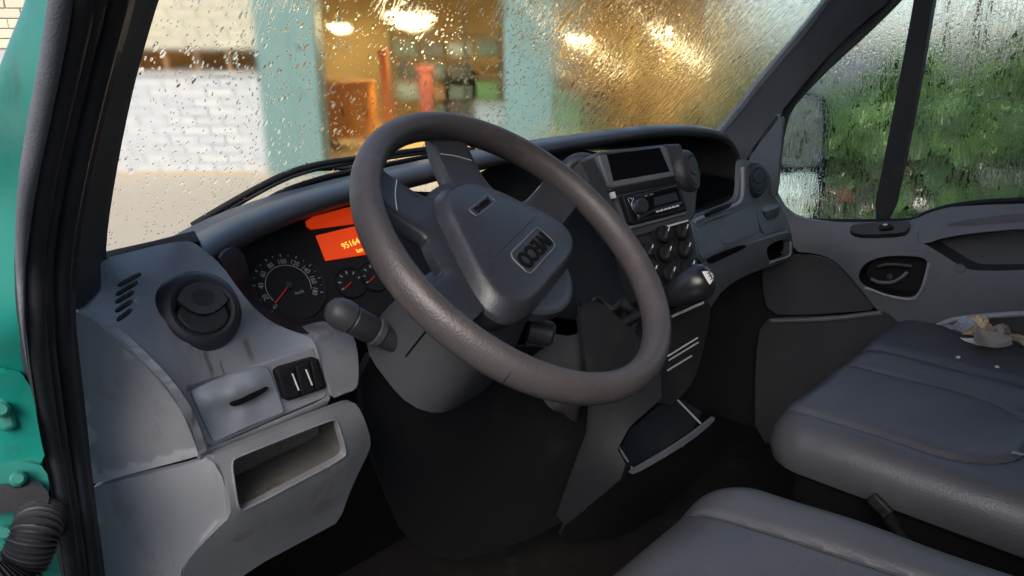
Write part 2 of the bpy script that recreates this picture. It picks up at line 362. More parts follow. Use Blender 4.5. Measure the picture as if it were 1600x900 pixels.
def wetglass(name, cover, streak, rough, ior, tint=(.95, .97, .96), zones=None, scale=1.0, strength=1.0, fine=.3):
    """pane carrying rain: drops and runs of water bend what is seen through them"""
    m = bpy.data.materials.new(name); m.use_nodes = True; nt = m.node_tree; L = nt.links.new
    for n in list(nt.nodes): nt.nodes.remove(n)
    out = node(nt, 'ShaderNodeOutputMaterial'); uv = node(nt, 'ShaderNodeUVMap')
    def mp(sc, off=(0, 0, 0)):
        q = node(nt, 'ShaderNodeMapping'); q.inputs['Scale'].default_value = sc; q.inputs['Location'].default_value = off; L(uv.outputs[0], q.inputs[0]); return q.outputs[0]
    def nz(v, s, d=3, r=.55, dist=0):
        n = node(nt, 'ShaderNodeTexNoise', i_Scale=s, i_Detail=d, i_Roughness=r, i_Distortion=dist); L(v, n.inputs['Vector']); return n.outputs[0]
    def rng(x, a, b, c=0, d=1):
        n = node(nt, 'ShaderNodeMapRange'); n.interpolation_type = 'SMOOTHSTEP'; L(x, n.inputs[0])
        for i, q in enumerate((a, b, c, d)): n.inputs[i+1].default_value = q
        return n.outputs[0]
    def mth(op, a, b):
        n = node(nt, 'ShaderNodeMath', operation=op)
        for i, q in enumerate((a, b)):
            if isinstance(q, (int, float)): n.inputs[i].default_value = q
            else: L(q, n.inputs[i])
        return n.outputs[0]
    # fine drops
    vo = node(nt, 'ShaderNodeTexVoronoi', i_Scale=150*scale, i_Randomness=1); L(mp((1, .75, 1)), vo.inputs['Vector'])
    drops = rng(vo.outputs['Distance'], .10, .50, 1, 0)
    pick = node(nt, 'ShaderNodeSeparateColor'); L(vo.outputs['Color'], pick.inputs[0])
    vo2 = node(nt, 'ShaderNodeTexVoronoi', i_Scale=60*scale, i_Randomness=1); L(mp((1, .6, 1), (3, 1, 0)), vo2.inputs['Vector'])
    big = rng(vo2.outputs['Distance'], .08, .40, 1, 0)
    pick2 = node(nt, 'ShaderNodeSeparateColor'); L(vo2.outputs['Color'], pick2.inputs[0])
    # runs of water, stretched down the pane
    st = nz(mp((1, streak, 1), (5, 2, 0)), 95*scale, 4, .6, .6)
    runs = rng(st, .47, .66)
    # areas where rain hangs thick and areas wiped clear
    zone = mth('ADD', mth('MULTIPLY', nz(mp((1, .8, 1), (9, 4, 0)), 3.2, 3, .6), .55), .225)
    if zones:
        sx = node(nt, 'ShaderNodeSeparateXYZ'); L(uv.outputs[0], sx.inputs[0])
        gx = rng(sx.outputs[0], zones[0], zones[1], 0, zones[2]); gy = rng(sx.outputs[1], zones[3], zones[4], 0, zones[5])
        zone = mth('ADD', zone, mth('ADD', gx, gy))
    zm = rng(zone, .62-cover*.5, .80-cover*.5)
    lim = mth('SUBTRACT', 1-fine, mth('MULTIPLY', zm, .7-fine))      # thin out the drops where the pane is drier
    drops = mth('MULTIPLY', drops, mth('GREATER_THAN', pick.outputs[0], lim)); big = mth('MULTIPLY', big, mth('GREATER_THAN', pick2.outputs[0], lim))
    h = mth('ADD', mth('MULTIPLY', drops, .6), mth('MULTIPLY', big, .8))
    h = mth('ADD', h, mth('MULTIPLY', mth('MULTIPLY', runs, .55), zm))
    smear = nz(mp((1, streak*.7, 1), (1, 7, 0)), 22, 3, .5)
    h2 = mth('ADD', h, mth('MULTIPLY', smear, .04))
    bmp = node(nt, 'ShaderNodeBump', i_Strength=strength, i_Distance=.0022); L(h2, bmp.inputs['Height'])
    refr = node(nt, 'ShaderNodeBsdfRefraction', i_IOR=ior); refr.inputs[0].default_value = (*tint, 1); L(bmp.outputs[0], refr.inputs['Normal'])
    mist = rng(nz(mp((1, .5, 1), (2, 2, 0)), 9, 4, .6), .35, .65, rough*.75, rough*1.2); L(mist, refr.inputs['Roughness'])
    gl = node(nt, 'ShaderNodeBsdfGlossy', i_Roughness=.08); L(bmp.outputs[0], gl.inputs['Normal'])
    fr = node(nt, 'ShaderNodeLayerWeight', i_Blend=.5); L(bmp.outputs[0], fr.inputs['Normal'])
    m2 = node(nt, 'ShaderNodeMixShader'); L(mth('ADD', mth('MULTIPLY', mth('POWER', fr.outputs['Facing'], 5.0), .4), .02), m2.inputs[0]); L(refr.outputs[0], m2.inputs[1]); L(gl.outputs[0], m2.inputs[2])
    L(m2.outputs[0], out.inputs[0]); MT[name] = m; return m
GI = 1.10
wetglass('wet_screen', .10, .16, .13, GI, zones=(.72, 1.15, .34, .28, .56, .21), scale=1.7, strength=.42, fine=.20)
wetglass('wet_side', .55, .14, .10, GI, zones=(0, 1, 0, .10, .5, .25), scale=1.9, strength=.6, fine=.3)
def clearglass(name, tint, ior=None):
    m = bpy.data.materials.new(name); m.use_nodes = True; nt = m.node_tree; L = nt.links.new
    for n in list(nt.nodes): nt.nodes.remove(n)
    out = node(nt, 'ShaderNodeOutputMaterial'); tr = node(nt, 'ShaderNodeBsdfTransparent'); tr.inputs[0].default_value = (*tint, 1)
    gl = node(nt, 'ShaderNodeBsdfGlossy', i_Roughness=.02); fr = node(nt, 'ShaderNodeLayerWeight', i_Blend=.5); mx = node(nt, 'ShaderNodeMixShader')
    pw = node(nt, 'ShaderNodeMath', operation='POWER'); L(fr.outputs['Facing'], pw.inputs[0]); pw.inputs[1].default_value = 5
    ml = node(nt, 'ShaderNodeMath', operation='MULTIPLY_ADD'); L(pw.outputs[0], ml.inputs[0]); ml.inputs[1].default_value = .5; ml.inputs[2].default_value = .02
    if ior: tr = node(nt, 'ShaderNodeBsdfRefraction', i_IOR=ior, i_Roughness=0); tr.inputs[0].default_value = (*tint, 1)
    L(ml.outputs[0], mx.inputs[0]); L(tr.outputs[0], mx.inputs[1]); L(gl.outputs[0], mx.inputs[2]); L(mx.outputs[0], out.inputs[0]); MT[name] = m
clearglass('inner_glass', (.97, .98, .97), GI); clearglass('lens', (.75, .75, .75)); clearglass('shop_glass', (.7, .62, .4))

# ================================================================== the yard
YF = (V3(CAM[0], CAM[1], 0), RX, HX, V3(0, 0, 1))
def Yp(u, v, D):
    p = U(u, v, D=D)-CAM; return p @ RX, p[2]+CAM[2]
g = obj('ground', [(-300, -300, GROUND), (300, -300, GROUND), (300, 300, GROUND), (-300, 300, GROUND)], [[0, 1, 2, 3]], 'asphalt'); tag(g, kind='structure')
ap = obj('path', [B(-30, 4.6, GROUND+.004), B(9, 4.6, GROUND+.004), B(9, 20, GROUND+.004), B(-30, 20, GROUND+.004)], [[0, 1, 2, 3]], 'ground'); tag(ap, kind='structure')
DF = (U(300, 272, Z=GROUND)-CAM) @ HX                               # distance of the facade
ws = thing('workshop_building', 'white brick workshop with teal columns and a warmly lit open bay', 'building', tuple(B(-2, DF, GROUND)))
XL = Yp(-90, 90, DF)[0]; XC1, XC1b = Yp(404, 90, DF)[0], Yp(497, 90, DF)[0]; XC2, XC2b = Yp(787, 90, DF)[0], Yp(864, 90, DF)[0]; XR = Yp(1112, 90, DF)[0]
ZB0, ZB1 = Yp(300, 113, DF)[1], Yp(300, 78, DF)[1]; ZT = 2.3; DB = DF+9
WX0 = Yp(205, 90, DF)[0]
wl = box('wall', YF, (XL, DF+.03, GROUND), (XC1+.05, DF+.25, ZB0), 'mortar', ws, 0)
wu = box('wall', YF, (XL, DF+.03, ZB1), (XC1+.05, DF+.25, ZT), 'mortar', ws, 0)
box('wall', YF, (XL, DF+.03, ZB0), (WX0, DF+.25, ZB1), 'mortar', ws, 0)
wn = thing_window = box('window_frame', YF, (WX0, DF+.06, ZB0), (WX0+.05, DF+.14, ZB1), 'wood', ws)
for k in range(1, 4): box('mullion', YF, (WX0+k*(XC1-WX0)/4-.02, DF+.06, ZB0), (WX0+k*(XC1-WX0)/4+.02, DF+.13, ZB1), 'wood', wn)
box('pane', YF, (WX0+.05, DF+.09, ZB0), (XC1, DF+.10, ZB1), 'shop_glass', wn, 0)
box('window_sill', YF, (WX0-.03, DF-.03, ZB0-.03), (XC1-.005, DF+.2, ZB0+.012), 'lampmetal', ws, .004)
# bricks
CH, BL = .131, .40; bmesh_cache = {}
def brickmesh(kind, l):
    key = (kind, round(l, 2))
    if key not in bmesh_cache:
        me = bpy.data.meshes.new('brick'); h_, d_, c = CH-.012, .046, .006
        P = [(-l/2, -d_+c, -h_/2), (l/2, -d_+c, -h_/2), (l/2, -d_+c, h_/2), (-l/2, -d_+c, h_/2)]
        F = [(-l/2+c, -d_, -h_/2+c), (l/2-c, -d_, -h_/2+c), (l/2-c, -d_, h_/2-c), (-l/2+c, -d_, h_/2-c)]
        K = [(-l/2, .02, -h_/2), (l/2, .02, -h_/2), (l/2, .02, h_/2), (-l/2, .02, h_/2)]
        me.from_pydata(P+F+K, [], [[4, 5, 6, 7]]+[[i, (i+1) % 4, 4+(i+1) % 4, 4+i] for i in range(4)]+[[8+i, 8+(i+1) % 4, (i+1) % 4, i] for i in range(4)])
        me.materials.append(MT[kind]); me.update(); bmesh_cache[key] = me
    return bmesh_cache[key]
mrot = Matrix(((RX[0], HX[0], 0), (RX[1], HX[1], 0), (0, 0, 1))).to_4x4()
row = 0; z = GROUND+CH/2+.03
while z < 1.16:
    upper = z > ZB1+.03
    if not (ZB0-CH*.55 < z < ZB1+CH*.5):
        x = XL+(BL/2 if row % 2 else 0)
        while x < XC1-.02:
            l = min(BL, XC1+.03-x)
            if l > .08:
                o = bpy.data.objects.new('brick', brickmesh(random.choice(('cream0', 'cream1')) if upper else 'brick%d' % random.randrange(3), l-.012)); link(o, wu if upper else wl)
                o.matrix_basis = Matrix.Translation(Vector(B(x+l/2, DF+.045+random.uniform(-.007, .004), z)))@mrot@Matrix.Rotation(random.uniform(-.006, .006), 4, 'Y')
            x += BL
    z += CH; row += 1
# columns, beam, room
for a, b_ in ((XC1, XC1b), (XC2, XC2b)):
    c = box('column', YF, (a, DF-.12, GROUND), (b_, DF+.34, ZT), 'column', ws, .02)
    box('cover_strip', YF, ((a+b_)/2+.02, DF-.128, GROUND), ((a+b_)/2+.05, DF-.119, ZT), 'column', c, .002)
    for zz in (-.25, .35, .95): lathe('bolt', [(.0, .03), (.02, .03), (.03, .012), (.03, 0)], frame(B(a+.72*(b_-a), DF-.12, zz), RX, -HX), 'beam', c, 8)
box('lintel_beam', YF, (XC1b, DF, 1.75), (XR+.3, DF+.3, ZT), 'beam', ws, .01)
box('shop_floor', YF, (XL, DF, GROUND+.004), (XR, DB, GROUND+.03), 'shopfloor', ws, 0)
box('back_wall', YF, (XL, DB, GROUND), (XR+.2, DB+.2, ZT), 'shopwall', ws, 0)
box('side_wall', YF, (XR, DF, GROUND), (XR+.2, DB, ZT), 'shopwall', ws, 0)
box('side_wall', YF, (XL-.2, DF, GROUND), (XL, DB, ZT), 'shopwall', ws, 0)
box('ceiling', YF, (XL-.2, DF-.4, ZT), (XR+.3, DB+.2, ZT+.15), 'shopceil', ws, 0)
for k in range(4): box('ceiling_beam', YF, (XL, DF+1.2+k*2, 1.62), (XR, DF+1.45+k*2, ZT), 'wood', ws, .01)
# lamps of the workshop
def shop_lamp(u, v, D, r_, watt, label):
    x, z_ = Yp(u, v, D); p = B(x, D, z_)
    t = thing('pendant_lamp', label, 'lamp', tuple(p), 'workshop ceiling lamps'); fr = frame(p, RX, (0, 0, 1))
    lathe('lamp_shade', [(r_*.25, r_*.9), (r_*.35, r_*.75), (r_*1.15, r_*.15), (r_*1.1, r_*.1)], fr, 'lampmetal', t, 20)
    lathe('bulb', [(.001, -r_*.55), (r_*.6, -r_*.45), (r_, -r_*.05), (r_*.95, r_*.12), (.001, r_*.2)], fr, 'bulb', t, 20, sx=1.25)
    sweep('flex', [p+V3(0, 0, r_*.8), V3(p[0], p[1], ZT)], .012, 'black', t, 6, 1)
shop_lamp(640, 27, DF+4.2, .36, 75, 'bright pendant lamp hanging nearest the wide teal column by the brick wall')
shop_lamp(1057, 50, DF+3.0, .36, 75, 'bright pendant lamp at the far end of the bay by the hedge')
shop_lamp(530, 42, DF+7.5, .22, 45, 'small dim pendant lamp above the orange cabinet')
shop_lamp(903, 60, DF+7.5, .26, 60, 'dim pendant lamp just past the narrow teal column')
# things standing in the bay
def crate(name, label, cat, u0, v0, u1, v1, D, dep, m, doors=0, mat2='black', legs=True):
    x0, z1 = Yp(u0, v0, D); x1, z0 = Yp(u1, v1, D); z0 = GROUND+.03
    t = thing(name, label, cat, tuple(B((x0+x1)/2, D+dep/2, z0)))
    f0 = z0+(.12 if legs else 0); box('body', YF, (x0, D, f0), (x1, D+dep, z1), m, t, .015)
    box('top', YF, (x0-.03, D-.03, z1+.001), (x1+.03, D+dep+.02, z1+.04), m, t, .008)
    if legs:
        for xx in (x0+.05, x1-.11):
            for dd in (.04, dep-.1): box('leg', YF, (xx, D+dd, z0), (xx+.06, D+dd+.06, f0), mat2, t, .004)
    for k in range(doors):
        w_ = (x1-x0)/doors; d_ = box('door', YF, (x0+k*w_+.02, D-.018, f0+.04), (x0+(k+1)*w_-.02, D-.001, z1-.04), m, t, .006)
        box('handle', YF, (x0+(k+.8)*w_, D-.04, (f0+z1)/2-.08), (x0+(k+.8)*w_+.025, D-.018, (f0+z1)/2+.08), mat2, d_, .004)
    return t
crate('cabinet', 'orange metal cabinet standing between the two teal columns', 'cabinet', 503, 130, 580, 205, DF+3.2, .6, 'orange', 2)
crate('workbench', 'low dark workbench beside the red post', 'workbench', 700, 168, 765, 230, DF+4.5, .7, 'machine', 2, 'bluegrey')
crate('tool_chest', 'pale blue tool chest at the foot of the narrow column', 'tool chest', 742, 165, 790, 215, DF+2.4, .5, 'bluegrey', 1)
crate('machine_cabinet', 'tall dark machine cabinet in front of the back wall', 'machine', 690, 115, 745, 220, DF+7, .8, 'machine', 1, 'bluegrey')
crate('crate', 'green crate right of the narrow teal column', 'crate', 870, 150, 905, 215, DF+3, .6, 'greenbox', 0)
crate('locker', 'brown wooden locker beside the green crate', 'locker', 925, 120, 962, 215, DF+6, .6, 'wood', 1)
crate('compressor_housing', 'dark green compressor housing deep in the bay', 'machine', 910, 140, 955, 215, DF+5, .7, 'machine', 1, 'greenbox')
def post(name, label, u, v0, v1, D, w_, m, lean=0):
    x, z1 = Yp(u, v0, D); t = thing(name, label, 'post', tuple(B(x, D, GROUND)))
    fr = (B(x, D, 0), nrm(RX+lean*V3(0, 0, 1)), HX, nrm(V3(0, 0, 1)-lean*RX))
    box('upright', fr, (-w_/2, 0, GROUND+.05), (w_/2, w_, z1), m, t, .01); box('base_plate', YF, (x-w_*1.3+lean*1.4, D-w_*.7, GROUND+.03), (x+w_*1.3+lean*1.4, D+w_*1.7, GROUND+.07), m, t, .006)
    box('cap', fr, (-w_*.7, -.03, z1+.001), (w_*.7, w_+.03, z1+.09), m, t, .01)
post('lift_post', 'slim bright orange lifting post beside the orange cabinet', 598, 85, 250, DF+3.4, .13, 'orangepost', .04)
post('lift_post', 'stout dull red post in the middle of the bay', 664, 110, 250, DF+4.8, .26, 'redpost')
# shelf with tins on the back wall
sh = thing('storage_rack', 'dark open storage rack with shelves along the back wall', 'rack', tuple(B(2.2, DB-.5, GROUND)))
x0, x1 = Yp(800, 90, DB)[0], Yp(1060, 90, DB)[0]
for k in range(4): box('shelf', YF, (x0, DB-.6, -1.1+k*.42), (x1, DB-.1, -1.06+k*.42), 'wood', sh, .005)
for k in range(5): box('upright', YF, (x0+(x1-x0)*k/4-.03, DB-.64, GROUND), (x0+(x1-x0)*k/4+.03, DB-.601, .35), 'machine', sh, .004)
for k in range(9):
    xx = x0+(x1-x0)*(k+.5)/9; zz = -1.06+(k*7 % 4)*.42
    t = lathe('paint_tin', [(.11, 0), (.115, .01), (.115, .24), (.12, .25), (.12, .27), (.1, .275), (.09, .265)], frame(B(xx, DB-.35, zz), RX, (0, 0, 1)), ('greenbox', 'orange', 'lampmetal', 'redpost', 'bluegrey')[k % 5], None, 14)
    tag(t, '%s tin on the storage rack at the back of the bay' % ('first green', 'first orange', 'first cream', 'first red', 'lone pale blue', 'second green', 'second orange', 'second cream', 'second red')[k], 'tin', 'tins on the workshop rack')

# second rack between the columns, filled with boxes
rk = thing('storage_rack', 'tall dark rack full of boxes between the two teal columns', 'rack', tuple(B(-.8, DF+6.2, GROUND)))
DR = DF+6.2; x0, x1 = Yp(612, 90, DR)[0], Yp(782, 90, DR)[0]
for k in range(5): box('shelf', YF, (x0, DR, -1.15+k*.46), (x1, DR+.5, -1.12+k*.46), 'machine', rk, .005)
for k in range(4): box('upright', YF, (x0+(x1-x0)*k/3-.03, DR-.03, GROUND), (x0+(x1-x0)*k/3+.03, DR-.001, 1.25), 'machine', rk, .004)
ORD = ('first', 'second', 'third', 'fourth'); n_ = 0
for r_ in range(4):
    for c_ in range(4):
        if (r_, c_) in ((0, 0), (2, 3)): continue
        w_ = (x1-x0)/4; xa = x0+c_*w_+.06; hh_ = random.uniform(.2, .34); zz = -1.117+r_*.46
        m_ = random.choice(('machine', 'wood', 'bluegrey', 'greenbox', 'machine', 'beam'))
        t = thing('storage_box', 'box on the %s shelf of the column rack, %s from the orange cabinet' % (ORD[r_], ORD[c_]), 'box', tuple(B(xa+w_/2-.06, DR+.2, zz)), 'boxes on the workshop rack')
        box('body', YF, (xa, DR+.05, zz), (xa+w_-.12, DR+.42, zz+hh_), m_, t, .01); box('lid', YF, (xa-.015, DR+.035, zz+hh_+.001), (xa+w_-.105, DR+.435, zz+hh_+.04), m_, t, .008)
# ------------------------------------------------------------------ hedge along the passenger side
def leafgeo(c, d_, nrm_, s, lob=0):
    d_ = nrm(d_); nn = nrm(nrm_-(nrm_ @ d_)*d_); x = np.cross(d_, nn)
    out = [(0, 0), (.28, .12), (.50, .42), (.34, .50), (.30, .80), (0, 1.05)] if lob else [(0, 0), (.26, .22), (.34, .52), (.2, .85), (0, 1.08)]
    vs = []
    for a, b in out: vs.append(c+s*(a*x+b*d_+(.10*abs(a)-.18*b*b)*nn))
    n = len(out)
    for a, b in out[1:-1]: vs.append(c+s*(-a*x+b*d_+(.10*abs(a)-.18*b*b)*nn))
    right = list(range(n)); left = [0]+list(range(n, n+n-2))+[n-1]
    return vs, [right, left[::-1]]
def bush(label, c, rad, hgt, n, size, mats, grp='bushes along the passenger side', lean=0, nm='bush', part_leaves=0, base=GROUND):
    c = V3(c[0], c[1], base); t = thing(nm, label, 'tree' if nm.endswith('tree') else 'bush', (c[0], c[1], base), grp)
    st = Mesh(); tips = []
    for k in range(9):
        a = random.uniform(0, 6.28); rr = rad*random.uniform(.3, .9); top = c+V3(math.cos(a)*rr, math.sin(a)*rr, hgt*random.uniform(.55, .95)+base)
        top[2] = base+hgt*random.uniform(.55, .95); mid = (c+top)/2; mid[2] = base+hgt*.35
        r0 = .012+.012*hgt/2; st.add(sweep('s', [V3(c[0], c[1], base), mid, top], [r0, r0*.6, .004], None, None, 5, 3, get=True)); tips.append(top)
    obj('trunk' if nm.endswith('tree') else 'stem', st.v, st.f, 'bark', t)
    groups = {}; clumps = [(tp, rad*random.uniform(.25, .45)) for tp in tips]
    for k in range(16):
        a = random.uniform(0, 6.28); e = random.uniform(.12, 1)*hgt; q = rad*(1-abs(e/hgt-.5)**2*1.6)*random.uniform(.55, 1)
        clumps.append((V3(c[0]+q*math.cos(a), c[1]+q*math.sin(a), base+e), rad*random.uniform(.18, .36)))
    for i in range(n):
        cc, cr = random.choice(clumps); o_ = nrm(np.random.randn(3)); p = cc+o_*cr*random.random()**.4
        d_ = nrm(o_*.7+V3(0, 0, -.45)+np.random.randn(3)*.35); nn = nrm(o_+V3(0, 0, .9)+np.random.randn(3)*.4)
        m = random.choice(mats); groups.setdefault(m, Mesh()).add(leafgeo(p, d_, nn, size*random.uniform(.6, 1.25), 1 if size > .08 else 0))
    me = Mesh(); mi = []; names = list(groups)
    for gi, m in enumerate(names): k0 = len(me.f); me.add((groups[m].v, groups[m].f)); mi += [gi]*(len(me.f)-k0)
    o = obj('crown', me.v, me.f, None, t, ang=180)
    for m in names: o.data.materials.append(MT[m])
    o.data.polygons.foreach_set('material_index', mi)
    if part_leaves:
        protos = {}
        for i in range(part_leaves):
            m = random.choice(mats)
            if m not in protos:
                v, f = leafgeo(V3(0, 0, 0), V3(0, 1, 0), V3(0, 0, 1), 1, 1); l = obj('leaf', v, f, m, t, ang=180); protos[m] = l.data
            else: l = bpy.data.objects.new('leaf', protos[m]); link(l, t)
            a = random.uniform(2.2, 4.1); p = V3(c[0]+rad*1.02*math.cos(a), c[1]+rad*1.02*math.sin(a), base+hgt*random.uniform(.45, .92))
            q = Vector((math.cos(a)*.5, math.sin(a)*.5, -.6)).normalized().to_track_quat('Y', 'Z')
            l.matrix_basis = Matrix.Translation(Vector(p))@q.to_matrix().to_4x4()@Matrix.Rotation(random.uniform(-.7, .7), 4, 'Y')@Matrix.Scale(size*random.uniform(.85, 1.35), 4)
    return t
BM = ('leafa', 'leafb', 'leafc', 'leafa')
bush('broad leaved bright green bush close outside the passenger window', (2.75, .16), .50, 1.62, 1900, .075, ('leafb', 'leafa', 'leaff', 'leafb', 'leafc', 'leafa'), part_leaves=170)
bush('dark green bush seen just past the door mirror', (2.95, .72), .42, 1.55, 1300, .07, BM)
bush('low olive bush ahead of the mirror beyond the pillar', (3.05, 1.25), .45, 1.42, 1400, .06, ('leafe', 'leafa', 'leafc'))
bush('lowest bush at the end of the hedge by the workshop', (3.15, 1.85), .42, 1.22, 1300, .055, ('leafe', 'leafa', 'leafd'))
bush('shadowy dense bush behind the bright leaved one', (3.35, .15), .6, 1.75, 1500, .08, ('leafc', 'leafe', 'leafa'))
bush('tall leafy bush beside the rear edge of the passenger window', (2.95, -.5), .55, 1.85, 1800, .08, ('leafa', 'leafb', 'leafc'))
bush('far rounded bush in front of the sky beyond the screen pillar', (4.6, 2.0), .7, 1.55, 1800, .07, ('leafe', 'leafa', 'leafc'))
bush('golden brown tree rising over the hedge', (4.0, .35), .9, 4.0, 800, .085, ('leafd', 'leafe', 'leafd', 'leafc'), nm='autumn_tree')
bush('brown tinged tree farther along behind the hedge', (4.5, -.6), .9, 3.8, 700, .085, ('leafd', 'leafe', 'leafa'), nm='autumn_tree')
bush('green hedge bush level with the rear of the van', (3.0, -1.7), .6, 2.0, 900, .10, BM)
bush('bushy green shrub well behind the van', (2.6, -4.2), 1.0, 2.4, 900, .12, BM)
fl = thing('red_flower', 'single red blossom low in the hedge under the mirror', 'flower', tuple(U(1322, 305, X=2.16)))
pc = U(1322, 305, X=2.16)
for k in range(6):
    a = k*math.pi/3; v, f = leafgeo(pc, V3(-.4+.2*math.cos(a), math.cos(a), math.sin(a)), V3(-1, 0, 0), .026); obj('petal', v, f, 'redflower', fl, ang=180)
lathe('centre', [(.001, .012), (.012, .008), (.015, 0)], frame(pc, (0, 1, 0), (-1, 0, 0)), 'straw', fl, 10)
sweep('stalk', [pc, pc+V3(.1, .03, -.3), V3(pc[0]+.2, pc[1]+.05, GROUND)], .006, 'leafa', fl, 6)

# unseen wall added behind the camera to block low sky light into the cab
bw = thing('shade_wall', 'added unseen dark wall keeping low sky light off the cab', 'wall', (-5, -3, GROUND))
bf = frame(V3(-3.6, -3.4, GROUND), (.74, -.67, 0), (0, 0, 1))
box('wall', bf, (-9, -.15, 0), (2, .15, 2.4), 'machine', bw, .01); box('coping', bf, (-9, -.2, 2.402), (2, .2, 2.5), 'lampmetal', bw, .01)
# ================================================================== the van: body shell
van = thing('van', 'teal van body with black rubber seal round the open doorway', 'van', (.49, 0, GROUND))
ROOF = .68
# near screen pillar: trim, rubber seal, painted jamb
T_trim = TPS([(248, 0, dict(X=-.262)), (195, 200, dict(X=-.285)), (168, 350, dict(X=-.30)), (165, 405, dict(X=-.305)), (172, 450, dict(X=-.325)),
              (195, 40, dict(X=-.345)), (150, 220, dict(X=-.365)), (122, 380, dict(X=-.383)), (120, 470, dict(X=-.388)), (300, -150, dict(X=-.25)), (240, -150, dict(X=-.33))])
patch('pillar_trim', [(300, -150), (248, 0), (230, 60), (213, 120), (195, 200), (180, 280), (169, 350), (165, 405), (168, 436), (150, 462), (120, 489), (112, 470), (112, 380), (125, 300), (142, 220), (170, 110), (190, 40), (205, -10), (230, -80), (255, -150)], T_trim, 'trimfab', van, thick=.02, back=(.1, .9, 0), sm=1, bevel=.004)
T_seal = TPS([(112, -20, dict(X=-.425)), (70, 170, dict(X=-.432)), (40, 400, dict(X=-.44)), (62, 680, dict(X=-.44)), (102, 900, dict(X=-.44)),
              (205, -20, dict(X=-.372)), (150, 220, dict(X=-.388)), (120, 400, dict(X=-.395)), (122, 500, dict(X=-.398)), (145, 760, dict(X=-.398)), (165, 900, dict(X=-.398)),
              (180, -20, dict(X=-.402)), (95, 300, dict(X=-.416)), (85, 500, dict(X=-.424)), (120, 800, dict(X=-.424)), (210, -150, dict(X=-.39)), (150, -150, dict(X=-.42)), (110, 1100, dict(X=-.44)), (180, 1100, dict(X=-.4))])
seal_l = [(150, -150), (112, -20), (88, 100), (66, 200), (50, 280), (38, 370), (35, 440), (42, 540), (60, 660), (80, 770), (100, 890), (125, 1100)]
seal_r = [(182, 1100), (166, 905), (147, 770), (134, 640), (122, 540), (118, 490), (120, 420), (128, 350), (142, 280), (160, 200), (180, 120), (205, 30), (222, -50), (250, -150)]
patch('door_seal', seal_l+seal_r, T_seal, 'rubber', van, thick=.02, back=(0, 1, 0), step=14, bevel=.004)
for f_, rr in ((.18, .0075), (.42, .005), (.7, .0075)):             # ribs of the rubber
    a = dens(seal_l, 40, False); b_ = dens(seal_r[::-1], 40, False)
    pa = [np.array([np.interp(s, np.linspace(0, 1, len(q)), [p[i] for p in q]) for i in (0, 1)]) for q in (a,) for s in np.linspace(0, 1, 40)]
    pb = [np.array([np.interp(s, np.linspace(0, 1, len(q)), [p[i] for p in q]) for i in (0, 1)]) for q in (b_,) for s in np.linspace(0, 1, 40)]
    sweep('seal_rib', [T_seal.pt(*(p*(1-f_)+q*f_)) for p, q in zip(pa, pb)], rr, 'rubber', van, 8, 1)
gl_ = [(105, -20), (86, 90), (66, 190), (50, 275), (41, 350), (37, 420), (40, 500), (48, 570)]
sweep('seal_lip', [T_seal.pt(u+3, v)+V3(-.004, -.004, 0) for u, v in gl_], [.006, .006, .006, .0055, .0045, .003, .0015, .0005], 'mid2', van, 8, 3)
T_jamb = TPS([(u, v, dict(T=T_seal(u, v)+.012)) for u, v in ((108, 0), (66, 200), (38, 420), (60, 660), (102, 900), (148, -150), (124, 1050))]+
             [(45, 0, dict(T=.44)), (0, 110, dict(T=.475)), (0, 300, dict(T=.535)), (10, 520, dict(T=.530)), (10, 580, dict(T=.570)), (0, 700, dict(T=.60)), (20, 900, dict(T=.64)), (-150, 400, dict(T=.60)), (-150, 900, dict(T=.68)), (60, -150, dict(T=.40))])
patch('door_jamb', [(85, -150), (45, 0), (22, 55), (0, 112), (-40, 260), (-90, 400), (-160, 480), (-160, 1050), (128, 1050), (104, 900), (84, 780), (64, 670), (47, 560), (38, 460), (38, 400), (44, 340), (56, 265), (72, 190), (92, 90), (112, -20), (148, -150)], T_jamb, 'teal', van, thick=.01, back=(.1, 1, 0), step=14)
T_j2 = TPS([(c[0], c[1], dict(T=T_jamb(c[0], c[1])-.012)) for c in ((0, 570), (50, 600), (0, 640), (60, 700), (0, 720), (40, 570), (80, 740), (-60, 650))])
patch('reinforcement_plate', [(-80, 585), (0, 580), (48, 588), (62, 680), (72, 722), (40, 730), (0, 726), (-80, 735)], T_j2, 'teal', van, thick=.012, sm=1)
T_j3 = TPS([(c[0], c[1], dict(T=T_jamb(c[0], c[1])-.016)) for c in ((0, 730), (50, 735), (0, 800), (80, 780), (0, 880), (60, 880), (-60, 800))])
patch('hinge_plate', [(-60, 728), (10, 728), (45, 722), (72, 730), (80, 775), (50, 790), (55, 850), (40, 905), (-60, 910)], T_j3, 'tealgrime', van, thick=.02, sm=1)
patch('check_strap', [(-60, 770), (20, 765), (66, 757), (78, 772), (74, 792), (30, 800), (-60, 808)], [(c[0], c[1], dict(T=T_jamb(c[0], c[1])-.03)) for c in ((-60, 780), (20, 775), (70, 770), (0, 800), (70, 790))], 'rubber', van, thick=.012, sm=1)
for u, v, m_ in ((7, 833, 'tealgrime'), (28, 748, 'tealgrime'), (2, 640, 'tealgrime')):
    p = U(u, v, T=T_jamb(u, v)-.028); lathe('hinge_bolt', [(.001, .005), (.004, .005), (.0062, .0025), (.0065, -.012)], frame(p, (1, 0, 0), nrm(CAM-p)), m_, van, 8)
p = U(2, 635, T=T_jamb(2, 635)-.03); box('hinge', frame(p, (0, 0, 1), nrm(CAM-p+V3(0, 0, 0))), (-.020, -.008, -.03), (.018, .004, -.016), 'tealgrime', van, .004)
lathe('grommet', [(.0, .01), (.010, .01), (.016, .004), (.016, -.02)], frame(U(78, 815, T=T_jamb(78, 815)-.012), (1, 0, 0), (-.6, -.8, 0)), 'black', van, 16)
